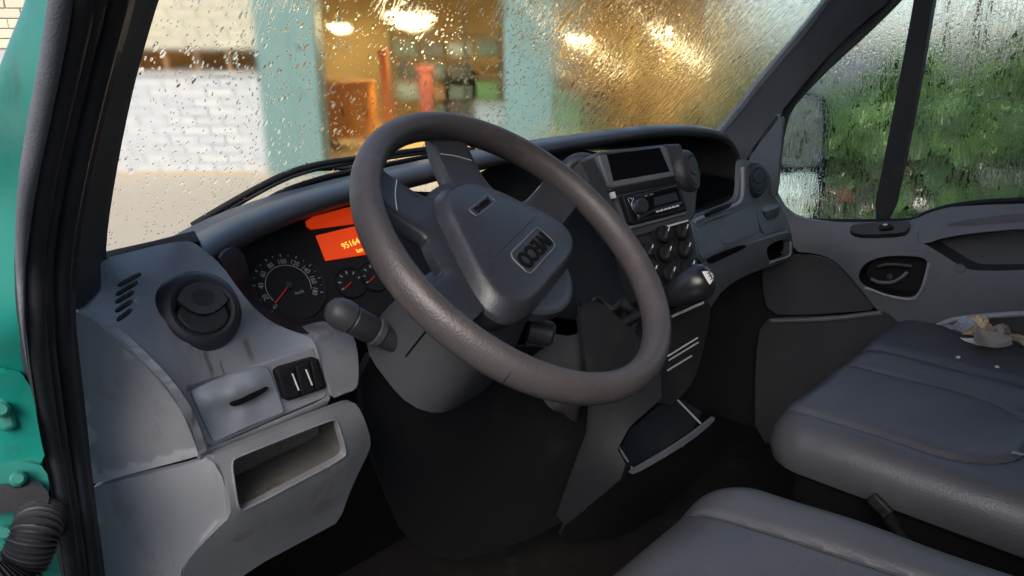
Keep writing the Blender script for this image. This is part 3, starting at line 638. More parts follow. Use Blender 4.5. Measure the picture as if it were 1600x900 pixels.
# corrugated wiring conduit running from the jamb to the open door
cp = [U(66, 800, T=T_jamb(66, 800)-.02), U(55, 835, T=T_jamb(55, 835)-.045), U(35, 880, T=T_jamb(35, 880)-.06), U(-10, 915, T=T_jamb(0, 900)-.08), U(-120, 960, T=T_jamb(0, 900)-.10)]
sweep('wiring_conduit', cp, lambda s: .0155+.0028*math.sin(s*2*math.pi*30), 'rubber', van, 14, 50)
# windscreen
def wsp(x, z, off=0):
    return V3(x, .375-.86*(z-.05)+.16*(1-((x-.49)/.82)**2)+off, z)
def pane(name, f, uvf, m1, m2, nx, nz, parent, thick=.005, tdir=(0, -1, 0)):
    """glass: wet outer face, dry inner face, edges"""
    vs = []; uvs = []
    for j in range(nz+1):
        for i in range(nx+1):
            vs.append(f(i/nx, j/nz)); uvs.append(uvf(i/nx, j/nz))
    n = len(vs); vs += [p+np.array(tdir)*thick for p in vs]; uvs = uvs+uvs; fs = []; mi = []
    for lay in (0, 1):
        for j in range(nz):
            for i in range(nx):
                q = [j*(nx+1)+i, j*(nx+1)+i+1, (j+1)*(nx+1)+i+1, (j+1)*(nx+1)+i]
                A_, B_, C_ = (np.array(vs[q[i]]) for i in (0, 1, 3)); fl = np.cross(B_-A_, C_-A_) @ np.array(tdir) > 0; fs.append([a+lay*n for a in (q[::-1] if fl != bool(lay) else q)]); mi.append(lay)
    o = obj(name, vs, fs, None, parent, ang=180, recalc=False); o.data.materials.append(MT[m1]); o.data.materials.append(MT[m2]); o.data.polygons.foreach_set('material_index', mi)
    ul = o.data.uv_layers.new(name='UVMap')
    for p in o.data.polygons:
        for li in p.loop_indices: ul.data[li].uv = uvs[o.data.loops[li].vertex_index]
    return o
ZW0, ZW1 = -.06, .66
def fws(a, b):
    z = ZW0+(ZW1-ZW0)*b; hw = .80-.05*b; return wsp(.49+(2*a-1)*hw, z)
pane('windscreen', fws, lambda a, b: (a*1.6, b*.95), 'wet_screen', 'inner_glass', 30, 14, van)
# far screen pillar, lining side and window side
T_fp = TPS([(1130, 200, dict(X=1.262)), (1210, 100, dict(X=1.245)), (1290, 0, dict(X=1.225)), (1160, 240, dict(X=1.285)), (1250, 125, dict(X=1.275)), (1350, 10, dict(X=1.255)), (1200, 260, dict(X=1.31)), (1285, 120, dict(X=1.305)), (1400, 0, dict(X=1.285)), (1370, -100, dict(X=1.205)), (1480, -100, dict(X=1.27))])
patch('pillar_trim', [(1108, 212), (1124, 205), (1160, 160), (1205, 103), (1250, 50), (1292, -2), (1370, -100), (1480, -100), (1395, -2), (1340, 42), (1290, 92), (1250, 138), (1215, 180), (1190, 210), (1168, 245), (1160, 262), (1140, 250), (1110, 235)], T_fp, 'mid2', van, thick=.02, back=(.5, .8, 0), bevel=.003)
# roof, rear wall, floor, bonnet, outer skin
box('roof', (V3(0, 0, 0), V3(1, 0, 0), V3(0, 1, 0), V3(0, 0, 1)), (-.36, -1.2, ROOF), (1.34, .02, ROOF+.04), 'roofin', van, .02)
WF = (V3(0, 0, 0), V3(1, 0, 0), V3(0, 1, 0), V3(0, 0, 1))
box('rear_wall', WF, (-.40, -1.24, -.85), (1.38, -1.2, ROOF), 'mid', van, .01)
box('cab_floor', WF, (-.42, -1.2, -.86), (1.40, .62, -.82), 'floor', van, .01)
box('firewall', WF, (-.40, .62, -.86), (1.38, .65, -.08), 'void', van, .01)
box('door_sill', WF, (-.50, -1.1, -.86), (-.42, .2, -.80), 'teal', van, .01)
box('outer_panel', WF, (-.52, .30, -1.1), (-.44, 1.1, -.26), 'teal', van, .03)
box('outer_panel', WF, (1.42, .30, -1.1), (1.50, 1.1, -.30), 'teal', van, .03)
grid('bonnet', [[V3(x, y, -.16-.20*((y-.6)/.7)**1.5-.10*abs((x-.49)/.98)**3) for x in np.linspace(-.48, 1.46, 14)] for y in np.linspace(.60, 1.25, 8)], 'teal', van, thick=.01)
grid('scuttle', [[V3(x, wsp(x, -.06)[1]-.02+k*.09, -.075-.02*k) for x in np.linspace(-.30, 1.28, 20)] for k in (0, .5, 1, 1.6)], 'black', van, thick=.006)
# wipers lying low on the screen, outside
def wiper(label, path, arm):
    t = thing('windscreen_wiper', label, 'wiper', tuple(arm[0]), 'windscreen wipers')
    sweep('arm', arm, [.008, .007, .005], 'black', t, 8, 5, flat=(.6, (0, 0, 1)))
    sweep('blade_holder', path, .0055, 'black', t, 8, 4)
    sweep('rubber_blade', [p+V3(0, -.008, -.006) for p in path], .0032, 'rubber', t, 6, 4)
def ws_at(u, v, off=.012):                                          # sight line onto the outside of the screen
    lo, hi = .2, 6.
    for _ in range(50):
        m = (lo+hi)/2; p = CAM+m*ray(u, v)
        if p[1] > wsp(p[0], p[2], off)[1]: hi = m
        else: lo = m
    return CAM+lo*ray(u, v)
wiper('upper black wiper blade resting low on the windscreen', [ws_at(*q) for q in ((300, 352), (345, 325), (400, 294), (450, 270), (500, 256), (560, 247), (640, 236), (700, 228))], [ws_at(*q, .03) for q in ((660, 262), (560, 262), (480, 264), (440, 274))])
wiper('lower black wiper arm just above the dashboard edge', [ws_at(*q) for q in ((408, 318), (440, 300), (475, 287), (520, 274), (580, 262), (660, 246), (740, 232))], [ws_at(*q, .03) for q in ((760, 246), (660, 256), (590, 264), (540, 272))])

for x_ in (-.375, 1.33): box('kick_panel', WF, (x_, .17, -.82), (x_+.025, .62, -.24 if x_ > 0 else -.36), 'deep', van, .004)
# ================================================================== dashboard
dash = thing('dashboard', 'two tone grey moulded dashboard with round vents, dirty lower trays', 'dashboard', (.49, .2, -.2))
# ---- driver corner with the round vent
T1 = TPS([(165, 405, dict(Y=.285)), (210, 392, dict(Y=.288)), (250, 382, dict(Y=.265)), (290, 377, dict(Y=.225)), (121, 490, dict(Y=.158)), (150, 440, dict(Y=.235)), (190, 430, dict(Y=.235)), (200, 470, dict(Y=.185)),
          (228, 430, dict(Y=.215)), (165, 515, dict(Y=.138)), (215, 560, dict(Y=.116)), (240, 587, dict(Y=.109)), (265, 615, dict(Y=.107)), (300, 680, dict(Y=.112)), (312, 712, dict(Y=.12)), (315, 420, dict(Y=.195)), (245, 500, dict(Y=.160)),
          (385, 480, dict(Y=.172)), (315, 550, dict(Y=.146)), (345, 412, dict(Y=.212)), (405, 490, dict(Y=.185)), (470, 521, dict(Y=.172)), (290, 603, dict(Y=.124)), (490, 540, dict(Y=.150)), (325, 692, dict(Y=.13)), (512, 622, dict(Y=.142)), (420, 600, dict(Y=.138))])
slots = []
for i, (c0, c1) in enumerate((((186, 446), (219, 428)), ((183, 460), (214, 441)), ((182, 472), (208, 456)), ((182, 486), (206, 470)), ((184, 500), (205, 484)))):
    c0, c1 = np.array(c0, float), np.array(c1, float); d_ = nrm(c1-c0); n_ = np.array((-d_[1], d_[0]))*4.1; slots.append([c0-n_*.9, (c0+c1)/2-n_, c1-n_*.9, c1+d_*3, c1+n_*.9, (c0+c1)/2+n_, c0+n_*.9, c0-d_*3])
vent_hole = [(315+60*math.cos(a), 483+58*math.sin(a)) for a in np.linspace(0, 6.283, 16, endpoint=False)]
cover_hole = [(288, 606), (300, 600), (400, 571), (487, 543), (492, 546), (512, 612), (510, 622), (440, 652), (330, 700), (322, 694), (300, 640)]
corner = patch('corner_panel', [(121, 490), (140, 497), (165, 515), (190, 536), (215, 560), (240, 585), (265, 615), (285, 645), (300, 680), (311, 713), (322, 708), (334, 703), (445, 657), (514, 627), (516, 620), (508, 590), (500, 560), (492, 536), (484, 526), (468, 521), (440, 511), (405, 490), (375, 455), (345, 412), (318, 390), (303, 379), (290, 376), (250, 382), (210, 392), (160, 404), (150, 430), (118, 470)], T1, 'grey', dash, holes=slots+[vent_hole, cover_hole], step=8, thick=.010, back=(.05, .6, -.8), bevel=.0007)
for s_ in slots: recess('slot', s_, T1, (.006, .016, -.004), 'void', corner, .95, 3)
# round vent
pv = T1.pt(315, 483); e = 8
nv = nrm(np.cross(T1.pt(315+e, 483)-T1.pt(315-e, 483), T1.pt(315, 483-e)-T1.pt(315, 483+e))); nv = nv if nv @ (CAM-pv) > 0 else -nv
nv = nrm(.82*nv+.18*nrm(CAM-pv)); pv = pv-.004*nv
def round_vent(pv, nv, R, sx=1, sy=1, tilt=0, xdir=(1, 0, 0), detail=True, m1='dark', m2='mid'):
    fr = frame(pv, xdir, nv); ca, sa = math.cos(tilt), math.sin(tilt); fr = (fr[0], ca*fr[1]+sa*fr[2], ca*fr[2]-sa*fr[1], fr[3])
    v = lathe('air_vent', [(R*.635, .002), (R*.64, .0085), (R*.72, .0095), (R*.82, .008), (R*.92, .004), (R*.985, -.002), (R*1.01, -.010), (R*1.0, -.03)], fr, m1, dash, 48, sx, sy, open_=True)
    lathe('vent_bowl', [(R*.70, .003), (R*.4, .002), (.001, .002)], fr, 'void', v, 40, sx, sy, open_=True)
    if detail:
        D2 = lambda pts: [np.array((x*R*sx, y*R*sy)) for x, y in pts]
        up_ = [(.62*math.cos(a), .62*math.sin(a)) for a in np.linspace(math.radians(-12), math.radians(192), 22)]
        arc = [(x, .40*(x/.61)**2-.26-.135) for x in np.linspace(-.60, .60, 12)]
        plate('flap', D2(up_[1:-1]+[(x, y+.235) for x, y in arc]), fr, .000, .0105, m2, v, .0022)
        lo_ = [(.62*math.cos(a), .62*math.sin(a)) for a in np.linspace(math.radians(198), math.radians(342), 18)]
        plate('flap', D2([(x, y+.18) for x, y in arc[::-1]][1:-1][::-1][:0]+lo_+[(x, y+.212) for x, y in arc[::-1][1:-1]]), fr, .000, .0095, m1, v, .0022)
        g_ = Mesh()
        for i in range(-4, 5):
            wv = math.sqrt(max(0, 1-(i/4.6)**2))*.26*R
            g_.add(boxv(fr, (-wv, .24*R+i*.045*R-.0006, .010), (wv, .24*R+i*.045*R+.0004, .0112)))
        obj('grille', g_.v, g_.f, 'dark', v, False)
    return v
round_vent(pv, nv, .0425, 1.02, 1, math.radians(-14))
# fuse box cover, its bezel, the two switches
fc = frame(T1.pt(395, 620), T1.pt(440, 606)-T1.pt(350, 636), np.cross(T1.pt(440, 606)-T1.pt(350, 636), T1.pt(390, 600)-T1.pt(400, 640)))
if fc[3] @ (CAM-fc[0]) < 0: fc = frame(fc[0], fc[1], -fc[3])
bz = pplate('bezel', [(289, 606), (300, 601), (400, 571), (487, 543.5), (491, 546), (511, 612), (509, 622), (440, 651), (331, 699), (323, 694), (300, 640)], fc, -.02, -.004, 'grey', dash, .002)
def fct(u, v, o): return dict(T=float(tval(u, v, T=((fc[0]+o*fc[3]-CAM) @ fc[3])/(ray(u, v) @ fc[3]))))
TC = TPS([(u, v, fct(u, v, o)) for u, v, o in ((300, 611, 0), (355, 590, 0), (415, 573, 0), (308, 632, .004), (330, 628, .008), (365, 617, .011), (400, 604, .010), (424, 594, .004), (331, 640, .0035), (365, 632, .003), (400, 620, .003), (428, 605, .003), (336, 688, .002), (390, 664, .003), (442, 642, .002), (380, 650, .004), (322, 660, .003), (435, 622, .003))])
cv = patch('fuse_cover', [(299, 612), (303, 607), (352, 590), (410, 573), (417, 575), (422, 584), (431, 606), (443, 641), (441, 645), (390, 665), (338, 689), (333, 688), (318, 656)], TC, 'cover', bz, thick=.008, step=5, sm=0, bevel=.001, ang=50)
pplate('finger_slot', [(362, 630), (380, 622), (408, 609), (421, 604), (419, 609), (400, 622), (376, 633), (363, 636)], fc, .002, .0095, 'void', cv, .0006, 1)
sw = pplate('switch_block', [(431, 580), (440, 574), (492, 559), (499, 562), (511, 603), (508, 608), (452, 627), (445, 624)], fc, -.008, .0035, 'black', bz, .002)
for (a, b_, c, d_) in (((434, 582), (459, 574), (470, 619), (448, 624)), ((463, 573), (483, 566), (493, 611), (474, 618)), ((486, 565), (496, 563), (507, 604), (496, 610))):
    pplate('switch', [a, b_, c, d_], fc, .001, .0062, 'black', sw, .0015)
for u0, v0, u1, v1 in ((457, 584, 467, 610), (478, 577, 488, 602)):
    pplate('switch_mark', [(u0-1.2, v0), (u0+1.2, v0), (u1+1.2, v1), (u1-1.2, v1)], fc, .006, .0066, 'white_print', sw, 0)
# ---- end cap toward the door
Tec = TPS([(u, v, dict(T=T1(u, v)+.001)) for u, v in ((121, 490), (165, 515), (215, 560), (265, 615), (300, 680), (311, 713))]+[(122, 550, dict(X=-.384)), (130, 650, dict(X=-.384)), (146, 757, dict(X=-.384))])
patch('end_cap', [(119, 488), (140, 497), (165, 515), (190, 536), (215, 560), (240, 585), (265, 615), (285, 645), (300, 680), (310, 712), (290, 718), (146, 756), (128, 650), (116, 550)], Tec, 'grey', dash, thick=.01, back=(1, .3, 0), step=10, sm=0)
Tle = TPS([(146, 760, dict(X=-.384)), (165, 900, dict(X=-.384)), (190, 1100, dict(X=-.384)), (290, 727, dict(T=Tec(285, 719)+.004)), (322, 716, dict(Y=.122)), (345, 742, dict(Y=.116)), (358, 803, dict(Y=.126)), (285, 885, dict(Y=.165)), (240, 1000, dict(Y=.22))])
patch('lower_end_panel', [(146, 761), (290, 727), (322, 716), (335, 724), (347, 745), (355, 775), (358, 802), (340, 822), (300, 862), (284, 890), (270, 960), (250, 1080), (185, 1100), (164, 900)], Tle, 'grey', dash, thick=.01, back=(.6, .6, 0), step=10, sm=0)
# ---- lower tray
T5 = TPS([(335, 714, dict(Y=.122)), (445, 668, dict(Y=.126)), (548, 630, dict(Y=.134)), (570, 655, dict(Y=.132)), (580, 692, dict(Y=.140)), (365, 800, dict(Y=.116)), (545, 718, dict(Y=.124)), (450, 760, dict(Y=.118)), (345, 840, dict(Y=.14)), (285, 905, dict(Y=.175)), (520, 825, dict(Y=.18)), (555, 745, dict(Y=.145)), (430, 850, dict(Y=.165)), (380, 900, dict(Y=.195)), (300, 980, dict(Y=.24))])
tray_hole = [(361, 720), (372, 713), (440, 686), (518, 655), (526, 657), (533, 680), (541, 706), (536, 716), (470, 750), (382, 797), (372, 795), (366, 760)]
tr = patch('lower_tray', [(331, 714), (345, 708), (445, 667), (530, 634), (548, 628), (558, 632), (570, 655), (580, 688), (577, 705), (562, 735), (548, 765), (530, 815), (510, 826), (450, 858), (400, 885), (340, 930), (270, 1000), (276, 940), (286, 890), (300, 866), (340, 826), (361, 806), (359, 780), (352, 748), (340, 724)], T5, 'greylow', dash, holes=[tray_hole], step=9, thick=.01, bevel=.003)
recess('tray_bin', tray_hole, T5, (.02, .085, -.012), 'grime', tr, .97, 6)
for k in range(14):
    q = (np.array((380, 775))*(1-k/14)+np.array((530, 700))*k/14)+np.random.randn(2)*4; p = T5.pt(*q)+V3(.0, .02+.03*random.random(), -.004)
sweep('rim_edge', [T5.pt(u, v)+V3(0, -.0005, 0) for u, v in dens(chaikin(tray_hole, 2), 12)], .0013, 'greylow', tr, 6, 1, closed=True)
# ---- trim block beside the column and column cover
Tb = TPS([(485, 526, dict(Y=.165)), (515, 516, dict(Y=.172)), (545, 500, dict(Y=.19)), (516, 622, dict(Y=.135)), (556, 608, dict(Y=.136)), (560, 560, dict(Y=.145)), (520, 570, dict(Y=.142))])
patch('trim_block', [(488, 527), (515, 517), (540, 512), (556, 528), (562, 560), (562, 596), (557, 610), (540, 616), (518, 625), (508, 588), (499, 553)], Tb, 'greylow', dash, thick=.04, step=8, bevel=.004)
# ---- hood over the instruments and the passenger side
hx = [(-.235, -.004, .250), (-.20, .010, .268), (-.15, .023, .282), (-.09, .034, .292), (-.03, .042, .298), (.04, .049, .300), (.12, .055, .302), (.2, .061, .302), (.33, .069, .302), (.5, .076, .302), (.7, .079, .302), (.82, .077, .302), (.92, .070, .300), (1.0, .060, .298), (1.06, .045, .295), (1.10, .020, .293), (1.125, -.015, .29), (1.135, -.05, .29)]
rows = []
for x, z_, y_ in hx:
    yb = wsp(x, z_)[1]-.006; yb = max(yb, y_+.05)
    prof = [(yb, z_-.065), (yb-.04, z_-.050), (y_+.10, z_-.016), (y_+.045, z_-.002), (y_+.014, z_), (y_-.001, z_-.006), (y_-.003, z_-.014), (y_+.002, z_-.022), (y_+.015, z_-.025), (y_+.06, z_-.022), (y_+.14, z_-.02)]
    rows.append([V3(x, a, b) for a, b in prof])
rows2 = []
P = [spline([r_[k] for r_ in rows], 4) for k in range(len(rows[0]))]
rows2 = [[P[k][i] for k in range(len(P))] for i in range(len(P[0]))]
R3 = [spline(r_, 2) for r_ in rows2]
grid('hood', R3, 'hood', dash, ang=70, thick=.002)
# left low shoulder of the dash top between corner panel and hood
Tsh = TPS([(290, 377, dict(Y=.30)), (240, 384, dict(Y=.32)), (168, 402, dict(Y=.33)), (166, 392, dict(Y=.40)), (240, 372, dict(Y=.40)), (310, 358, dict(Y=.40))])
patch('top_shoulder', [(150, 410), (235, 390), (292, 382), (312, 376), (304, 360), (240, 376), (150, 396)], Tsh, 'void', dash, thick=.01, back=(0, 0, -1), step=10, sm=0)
# ---- instrument cluster
nC = nrm((-.10, -.80, .60)); pC = U(450, 448, Y=.285); FC = frame(pC, (1, 0, 0), nC)
cl = pplate('instrument_cluster', [(335, 405), (405, 493), (440, 514), (472, 524), (520, 518), (570, 500), (680, 470), (760, 400), (700, 300), (600, 296), (540, 300), (440, 332), (380, 360)], FC, -.02, 0, 'black', dash, .002)
Tcl = TPS([(345, 412, dict(Y=.218)), (405, 490, dict(Y=.192)), (440, 510, dict(Y=.182)), (470, 521, dict(Y=.178)), (515, 517, dict(Y=.178)), (400, 420, dict(Y=.262)), (400, 480, dict(Y=.225)), (450, 503, dict(Y=.215)), (520, 500, dict(Y=.22)), (375, 412, dict(Y=.25)), (360, 395, dict(Y=.25))])
patch('cluster_surround', [(343, 408), (375, 455), (405, 490), (440, 511), (470, 522), (512, 517), (560, 500), (560, 488), (515, 496), (470, 500), (430, 492), (405, 470), (392, 440), (385, 405), (372, 385), (350, 392)], Tcl, 'black', dash, thick=.006, step=8)
fd = frame(L2W(FC, (0, 0, .001)), FC[1], FC[3])
dial = lathe('speedometer', [(.001, .001), (.046, .001), (.048, .003), (.049, .003), (.050, -.004)], fd, 'black', cl, 56)
nm = Mesh(); SPH = [218-k*(218+28)/9 for k in range(10)]
RD = .0365
for k in range(10):
    a = math.radians(SPH[k]); c, s_ = math.cos(a), math.sin(a)
    o_ = L2W(fd, (RD*.93*c, RD*.93*s_, .0016)); xd = s_*fd[1]-c*fd[2]
    nm.add(text(str(k*20), .0095, frame(o_, xd, fd[3]), .0002, xs=.85))
    for r0, r1, w_ in ((.0412, .0446, .0006),):
        f2 = frame(fd[0], c*fd[1]+s_*fd[2], fd[3]); nm.add(boxv(f2, (r0, -w_, .0014), (r1, w_, .002)))
    if k < 9:
        a2 = math.radians((SPH[k]+SPH[k+1])/2); f2 = frame(fd[0], math.cos(a2)*fd[1]+math.sin(a2)*fd[2], fd[3]); nm.add(boxv(f2, (.042, -.0004, .0014), (.0438, .0004, .002)))
for k in range(60):
    a0 = math.radians(205-k*3.85); 
    if a0 < math.radians(-26): break
    f2 = frame(fd[0], math.cos(a0)*fd[1]+math.sin(a0)*fd[2], fd[3]); nm.add(boxv(f2, (.0285, -.00102, .0014), (.0293, .00102, .0019)))
nm.add(text('km/h', .006, frame(L2W(fd, (.010, -.012, .0016)), fd[1], fd[3]), .0002))
obj('numerals', nm.v, nm.f, 'dial_print', dial, False)
f2 = frame(fd[0], math.cos(math.radians(214))*fd[1]+math.sin(math.radians(214))*fd[2], fd[3])
v_, f_ = boxv(f2, (-.004, -.0007, .003), (.031, .0007, .0042)); obj('needle', v_, f_, 'needle', dial, False)
lathe('needle_hub', [(.001, .006), (.004, .0055), (.005, .0015)], fd, 'dark', dial, 20)
for u, v, rr, nm_ in ((548, 442, .0165, 'fuel_gauge'), (585, 432, .0165, 'temperature_gauge')):
    q = onp(FC, u, v, .002); fg = frame(L2W(FC, (q[0], q[1], .001)), FC[1], FC[3])
    gg = lathe(nm_, [(.001, .001), (rr*1.25, .001), (rr*1.3, .003), (rr*1.4, -.002)], fg, 'black', cl, 28); mk = Mesh()
    for a in range(200, -21, -37):
        f2 = frame(fg[0], math.cos(math.radians(a))*fg[1]+math.sin(math.radians(a))*fg[2], fg[3]); mk.add(boxv(f2, (rr*.8, -.0009, .0012), (rr*1.05, .0009, .002)))
    obj('scale_marks', mk.v, mk.f, 'dial_print', gg, False)
    f2 = frame(fg[0], math.cos(math.radians(205))*fg[1]+math.sin(math.radians(205))*fg[2], fg[3]); v_, f_ = boxv(f2, (0, -.0006, .002), (rr*.8, .0006, .003)); obj('needle', v_, f_, 'needle', gg, False)
dp = pplate('trip_display', [(494, 368), (560, 352), (596, 345), (602, 390), (580, 396), (509, 407)], FC, .001, .003, 'lcd', cl, 0)
tx = Mesh()
for s_, u, v, sz in (('95164', 548, 381, .0125), ('km', 562, 391, .009)):
    q = onp(FC, u, v, .0035); tx.add(text(s_, sz, frame(L2W(FC, (q[0], q[1], .0035)), FC[1]+.10*FC[2], FC[3]), .0002, xs=.9))
tag(obj('digits', tx.v, tx.f, 'lcdtext', dp, False), kind='stuff')
pplate('warning_strip', [(478, 345), (490, 338), (550, 322), (592, 313), (592, 342), (550, 350), (486, 358), (479, 353)], FC, .001, .003, 'lcdtop', cl, .0004)
# ---- behind and under: dark bulkhead of the dash
T_bk = TPS([(820, 240, dict(Y=.36)), (1100, 225, dict(Y=.36)), (900, 420, dict(Y=.30)), (760, 330, dict(Y=.36)), (1000, 450, dict(Y=.25)), (840, 450, dict(Y=.28))])
patch('inner_panel', [(690, 300), (800, 250), (940, 225), (1000, 300), (1035, 450), (1010, 520), (900, 500), (760, 480), (690, 420)], T_bk, 'deep', dash, thick=.01, step=16)
# ---- centre stack
FSn = nrm((-.30, -.90, .32)); FS = frame(U(1010, 290, X=.50), (1, -.22, 0), FSn)
cs = pplate('centre_panel', [(928, 243), (940, 236), (1042, 225), (1064, 224), (1090, 300), (1088, 330), (1080, 345), (990, 372), (976, 352), (955, 300)], FS, -.09, 0, 'mid', dash, .004)
sb = pplate('screen_bezel', [(934, 243), (1036, 228), (1043, 231), (1056, 272), (1054, 276), (958, 294), (950, 290)], FS, 0, .007, 'mid2', cs, .003)
pplate('screen', [(947, 241), (1031, 230), (1047, 268), (959, 283)], FS, .004, .0076, 'screen', sb, .0005)
pplate('shelf_lip', [(950, 298), (1054, 278), (1058, 284), (956, 306)], FS, 0, .004, 'black', cs, .001)
pplate('latch', [(956, 300), (961, 299), (964, 309), (959, 310)], FS, .001, .010, 'white_edge', cs, .001)
# radio
rd = thing('car_radio', 'black single slot car radio with chrome volume knob', 'radio', tuple(FS[0]))
pplate('body', [(973, 306), (1060, 284), (1074, 325), (1073, 328), (990, 350), (986, 347)], FS, -.08, .013, 'black', rd, .002)
pplate('faceplate', [(980, 308), (1059, 288), (1070, 322), (992, 344)], FS, .0125, .017, 'screen', rd, .002)
pplate('display', [(1022, 309), (1056, 300), (1060, 312), (1024, 322)], FS, .0168, .0178, 'dark', rd, .0004)
q = onp(FS, 1000, 322, .02); fk = frame(L2W(FS, (q[0], q[1], .017)), FS[1], FS[3])
kn = lathe('volume_knob', [(.001, .012), (.011, .012), (.0125, .010), (.013, .001)], fk, 'dark', rd, 32)
lathe('knob_ring', [(.0135, .003), (.0165, .003), (.0172, .0015), (.0172, 0), (.0135, 0)], fk, 'chrome', kn, 32, open_=True)
pplate('trim_line', [(996, 341), (1010, 332), (1030, 324), (1066, 315), (1066, 318), (1031, 327), (1012, 335), (998, 344)], FS, .017, .0185, 'chrome', rd, .0003)
pplate('trim_line', [(983, 309), (1057, 289), (1057, 291), (984, 311)], FS, .017, .0182, 'chrome', rd, .0003)
for k in range(6):
    u = 1028+k*6.2; v = 330.5-k*1.7; pplate('button', [(u-2.3, v-1.2), (u+2.3, v-2.4), (u+2.6, v+.4), (u-2, v+1.6)], FS, .0165, .0185, 'white_edge', rd, .0003)
for k in range(3):
    u = 1003+k*8; v = 308-k*2.2; pplate('button', [(u-2.5, v-1), (u+2.5, v-2.3), (u+2.6, v+.6), (u-2.3, v+1.8)], FS, .0165, .0185, 'steel', rd, .0003)
pplate('slot_edge', [(976, 356), (1073, 331), (1074, 334), (978, 360)], FS, 0, .006, 'mid2', cs, .001)
pplate('slot_edge', [(1040, 353), (1076, 343), (1076, 346), (1041, 356)], FS, 0, .006, 'white_edge', cs, .001)
# heater panel below the radio
FH = frame(U(1050, 395, X=.52), (1, -.22, 0), nrm((-.30, -.86, .42)))
hp = pplate('heater_panel', [(985, 372), (1080, 346), (1088, 380), (1095, 440), (1080, 470), (1015, 470), (1000, 430)], FH, -.06, 0, 'dark', dash, .004)
for u, v, r_ in ((1037, 366, .0165), (1040, 396, .0165), (1046, 428, .0165), (1066, 362, .0165), (1070, 390, .0165), (1076, 418, .0165), (1012, 392, .013), (1018, 424, .013)):
    q = onp(FH, u, v, .01); fk = frame(L2W(FH, (q[0], q[1], 0)), FH[1], FH[3])
    k_ = lathe('heater_knob', [(r_*.72, .016), (r_*.86, .015), (r_*.95, .004), (r_*1.15, .003), (r_*1.2, -.001)], fk, 'black', hp, 28)
    box('knob_grip', frame(fk[0], nrm(FH[1]*.6+FH[2]*.8), fk[3]), (-r_*.7, -.0025, .0155), (r_*.7, .0025, .021), 'dark', k_, .001)
    box('knob_mark', frame(fk[0], nrm(FH[1]*.6+FH[2]*.8), fk[3]), (r_*.2, -.0008, .0208), (r_*.68, .0008, .0216), 'white_print', k_, 0)
# vents either side of the centre stack
round_vent(U(912, 280, Y=.235), nrm((-.62, -.75, .22)), .046, 1, 1, 0, (1, -.6, 0), True, 'dark', 'dark')
pod = pplate('vent_pod', [(1046, 228), (1060, 225), (1080, 250), (1090, 290), (1088, 330), (1082, 345), (1074, 330), (1060, 285)], frame(U(1070, 280, X=.60), (1, -.2, 0), FSn), -.05, 0, 'mid', dash, .004, 1)
round_vent(U(1073, 268, X=.605)+V3(-.002, -.006, 0), nrm((.22, -.92, .28)), .041, 1, 1, 0, (1, .2, 0), True, 'dark', 'mid')
# ---- passenger side: open cubby, upper band, glove box
T7 = TPS([(1085, 235, dict(Y=.30)), (1150, 232, dict(Y=.285)), (1170, 262, dict(Y=.27)), (1090, 345, dict(Y=.235)), (1160, 320, dict(Y=.245)), (1180, 280, dict(Y=.262)), (1215, 300, dict(Y=.27)), (1235, 340, dict(Y=.25)), (1110, 400, dict(Y=.205)), (1180, 378, dict(Y=.21)), (1240, 362, dict(Y=.225)), (1085, 385, dict(Y=.20))])
cub = [(1088, 238), (1100, 232), (1135, 236), (1153, 250), (1154, 290), (1150, 313), (1120, 326), (1095, 336), (1085, 330)]
pas = patch('passenger_panel', [(1082, 346), (1086, 338), (1100, 333), (1128, 323), (1150, 313), (1155, 300), (1156, 270), (1157, 250), (1166, 250), (1185, 252), (1200, 268), (1213, 296), (1228, 322), (1240, 345), (1240, 358), (1200, 372), (1150, 385), (1110, 405), (1092, 412), (1086, 380)], T7, 'mid2', dash, step=8, thick=.012, bevel=.002)
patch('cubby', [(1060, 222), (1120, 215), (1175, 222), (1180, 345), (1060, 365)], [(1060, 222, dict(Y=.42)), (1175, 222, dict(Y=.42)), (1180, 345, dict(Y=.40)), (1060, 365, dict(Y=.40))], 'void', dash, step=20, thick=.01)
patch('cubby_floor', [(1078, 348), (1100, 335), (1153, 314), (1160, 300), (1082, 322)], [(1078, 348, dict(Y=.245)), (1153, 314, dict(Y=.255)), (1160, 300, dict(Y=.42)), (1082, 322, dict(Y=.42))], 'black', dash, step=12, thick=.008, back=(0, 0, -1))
sweep('ledge', [T7.pt(u, v)+V3(0, -.003, 0) for u, v in ((1083, 345), (1105, 336), (1130, 327), (1152, 317), (1158, 300), (1158, 262))], .005, 'grey', pas, 8, 4)
def tn(T, u, v, e=4):
    n = nrm(np.cross(T.pt(u+e, v)-T.pt(u-e, v), T.pt(u, v-e)-T.pt(u, v+e))); return n if n @ (CAM-T.pt(u, v)) > 0 else -n
round_vent(T7.pt(1181, 282)+.010*nrm(CAM-T7.pt(1181, 282)), nrm(tn(T7, 1181, 282)*.7+V3(-.25, -.5, .1)), .043, 1, 1, 0, (1, 0, 0), True, 'dark', 'mid')
gb = patch('glovebox_lid', [(1090, 362), (1098, 352), (1160, 328), (1178, 322), (1184, 345), (1187, 362), (1150, 378), (1115, 398), (1100, 406), (1092, 395)], TPS([(u, v, dict(T=T7(u, v)-.012)) for u, v in ((1090, 360), (1170, 325), (1185, 362), (1100, 400), (1140, 360), (1220, 340))]), 'mid2', dash, step=8, thick=.012, bevel=.003)
patch('latch_cover', [(1124, 360), (1132, 354), (1144, 353), (1152, 358), (1157, 372), (1132, 386)], TPS([(u, v, dict(T=T7(u, v)-.017)) for u, v in ((1090, 360), (1170, 325), (1185, 362), (1100, 400), (1140, 360))]), 'mid2', gb, step=6, thick=.008)
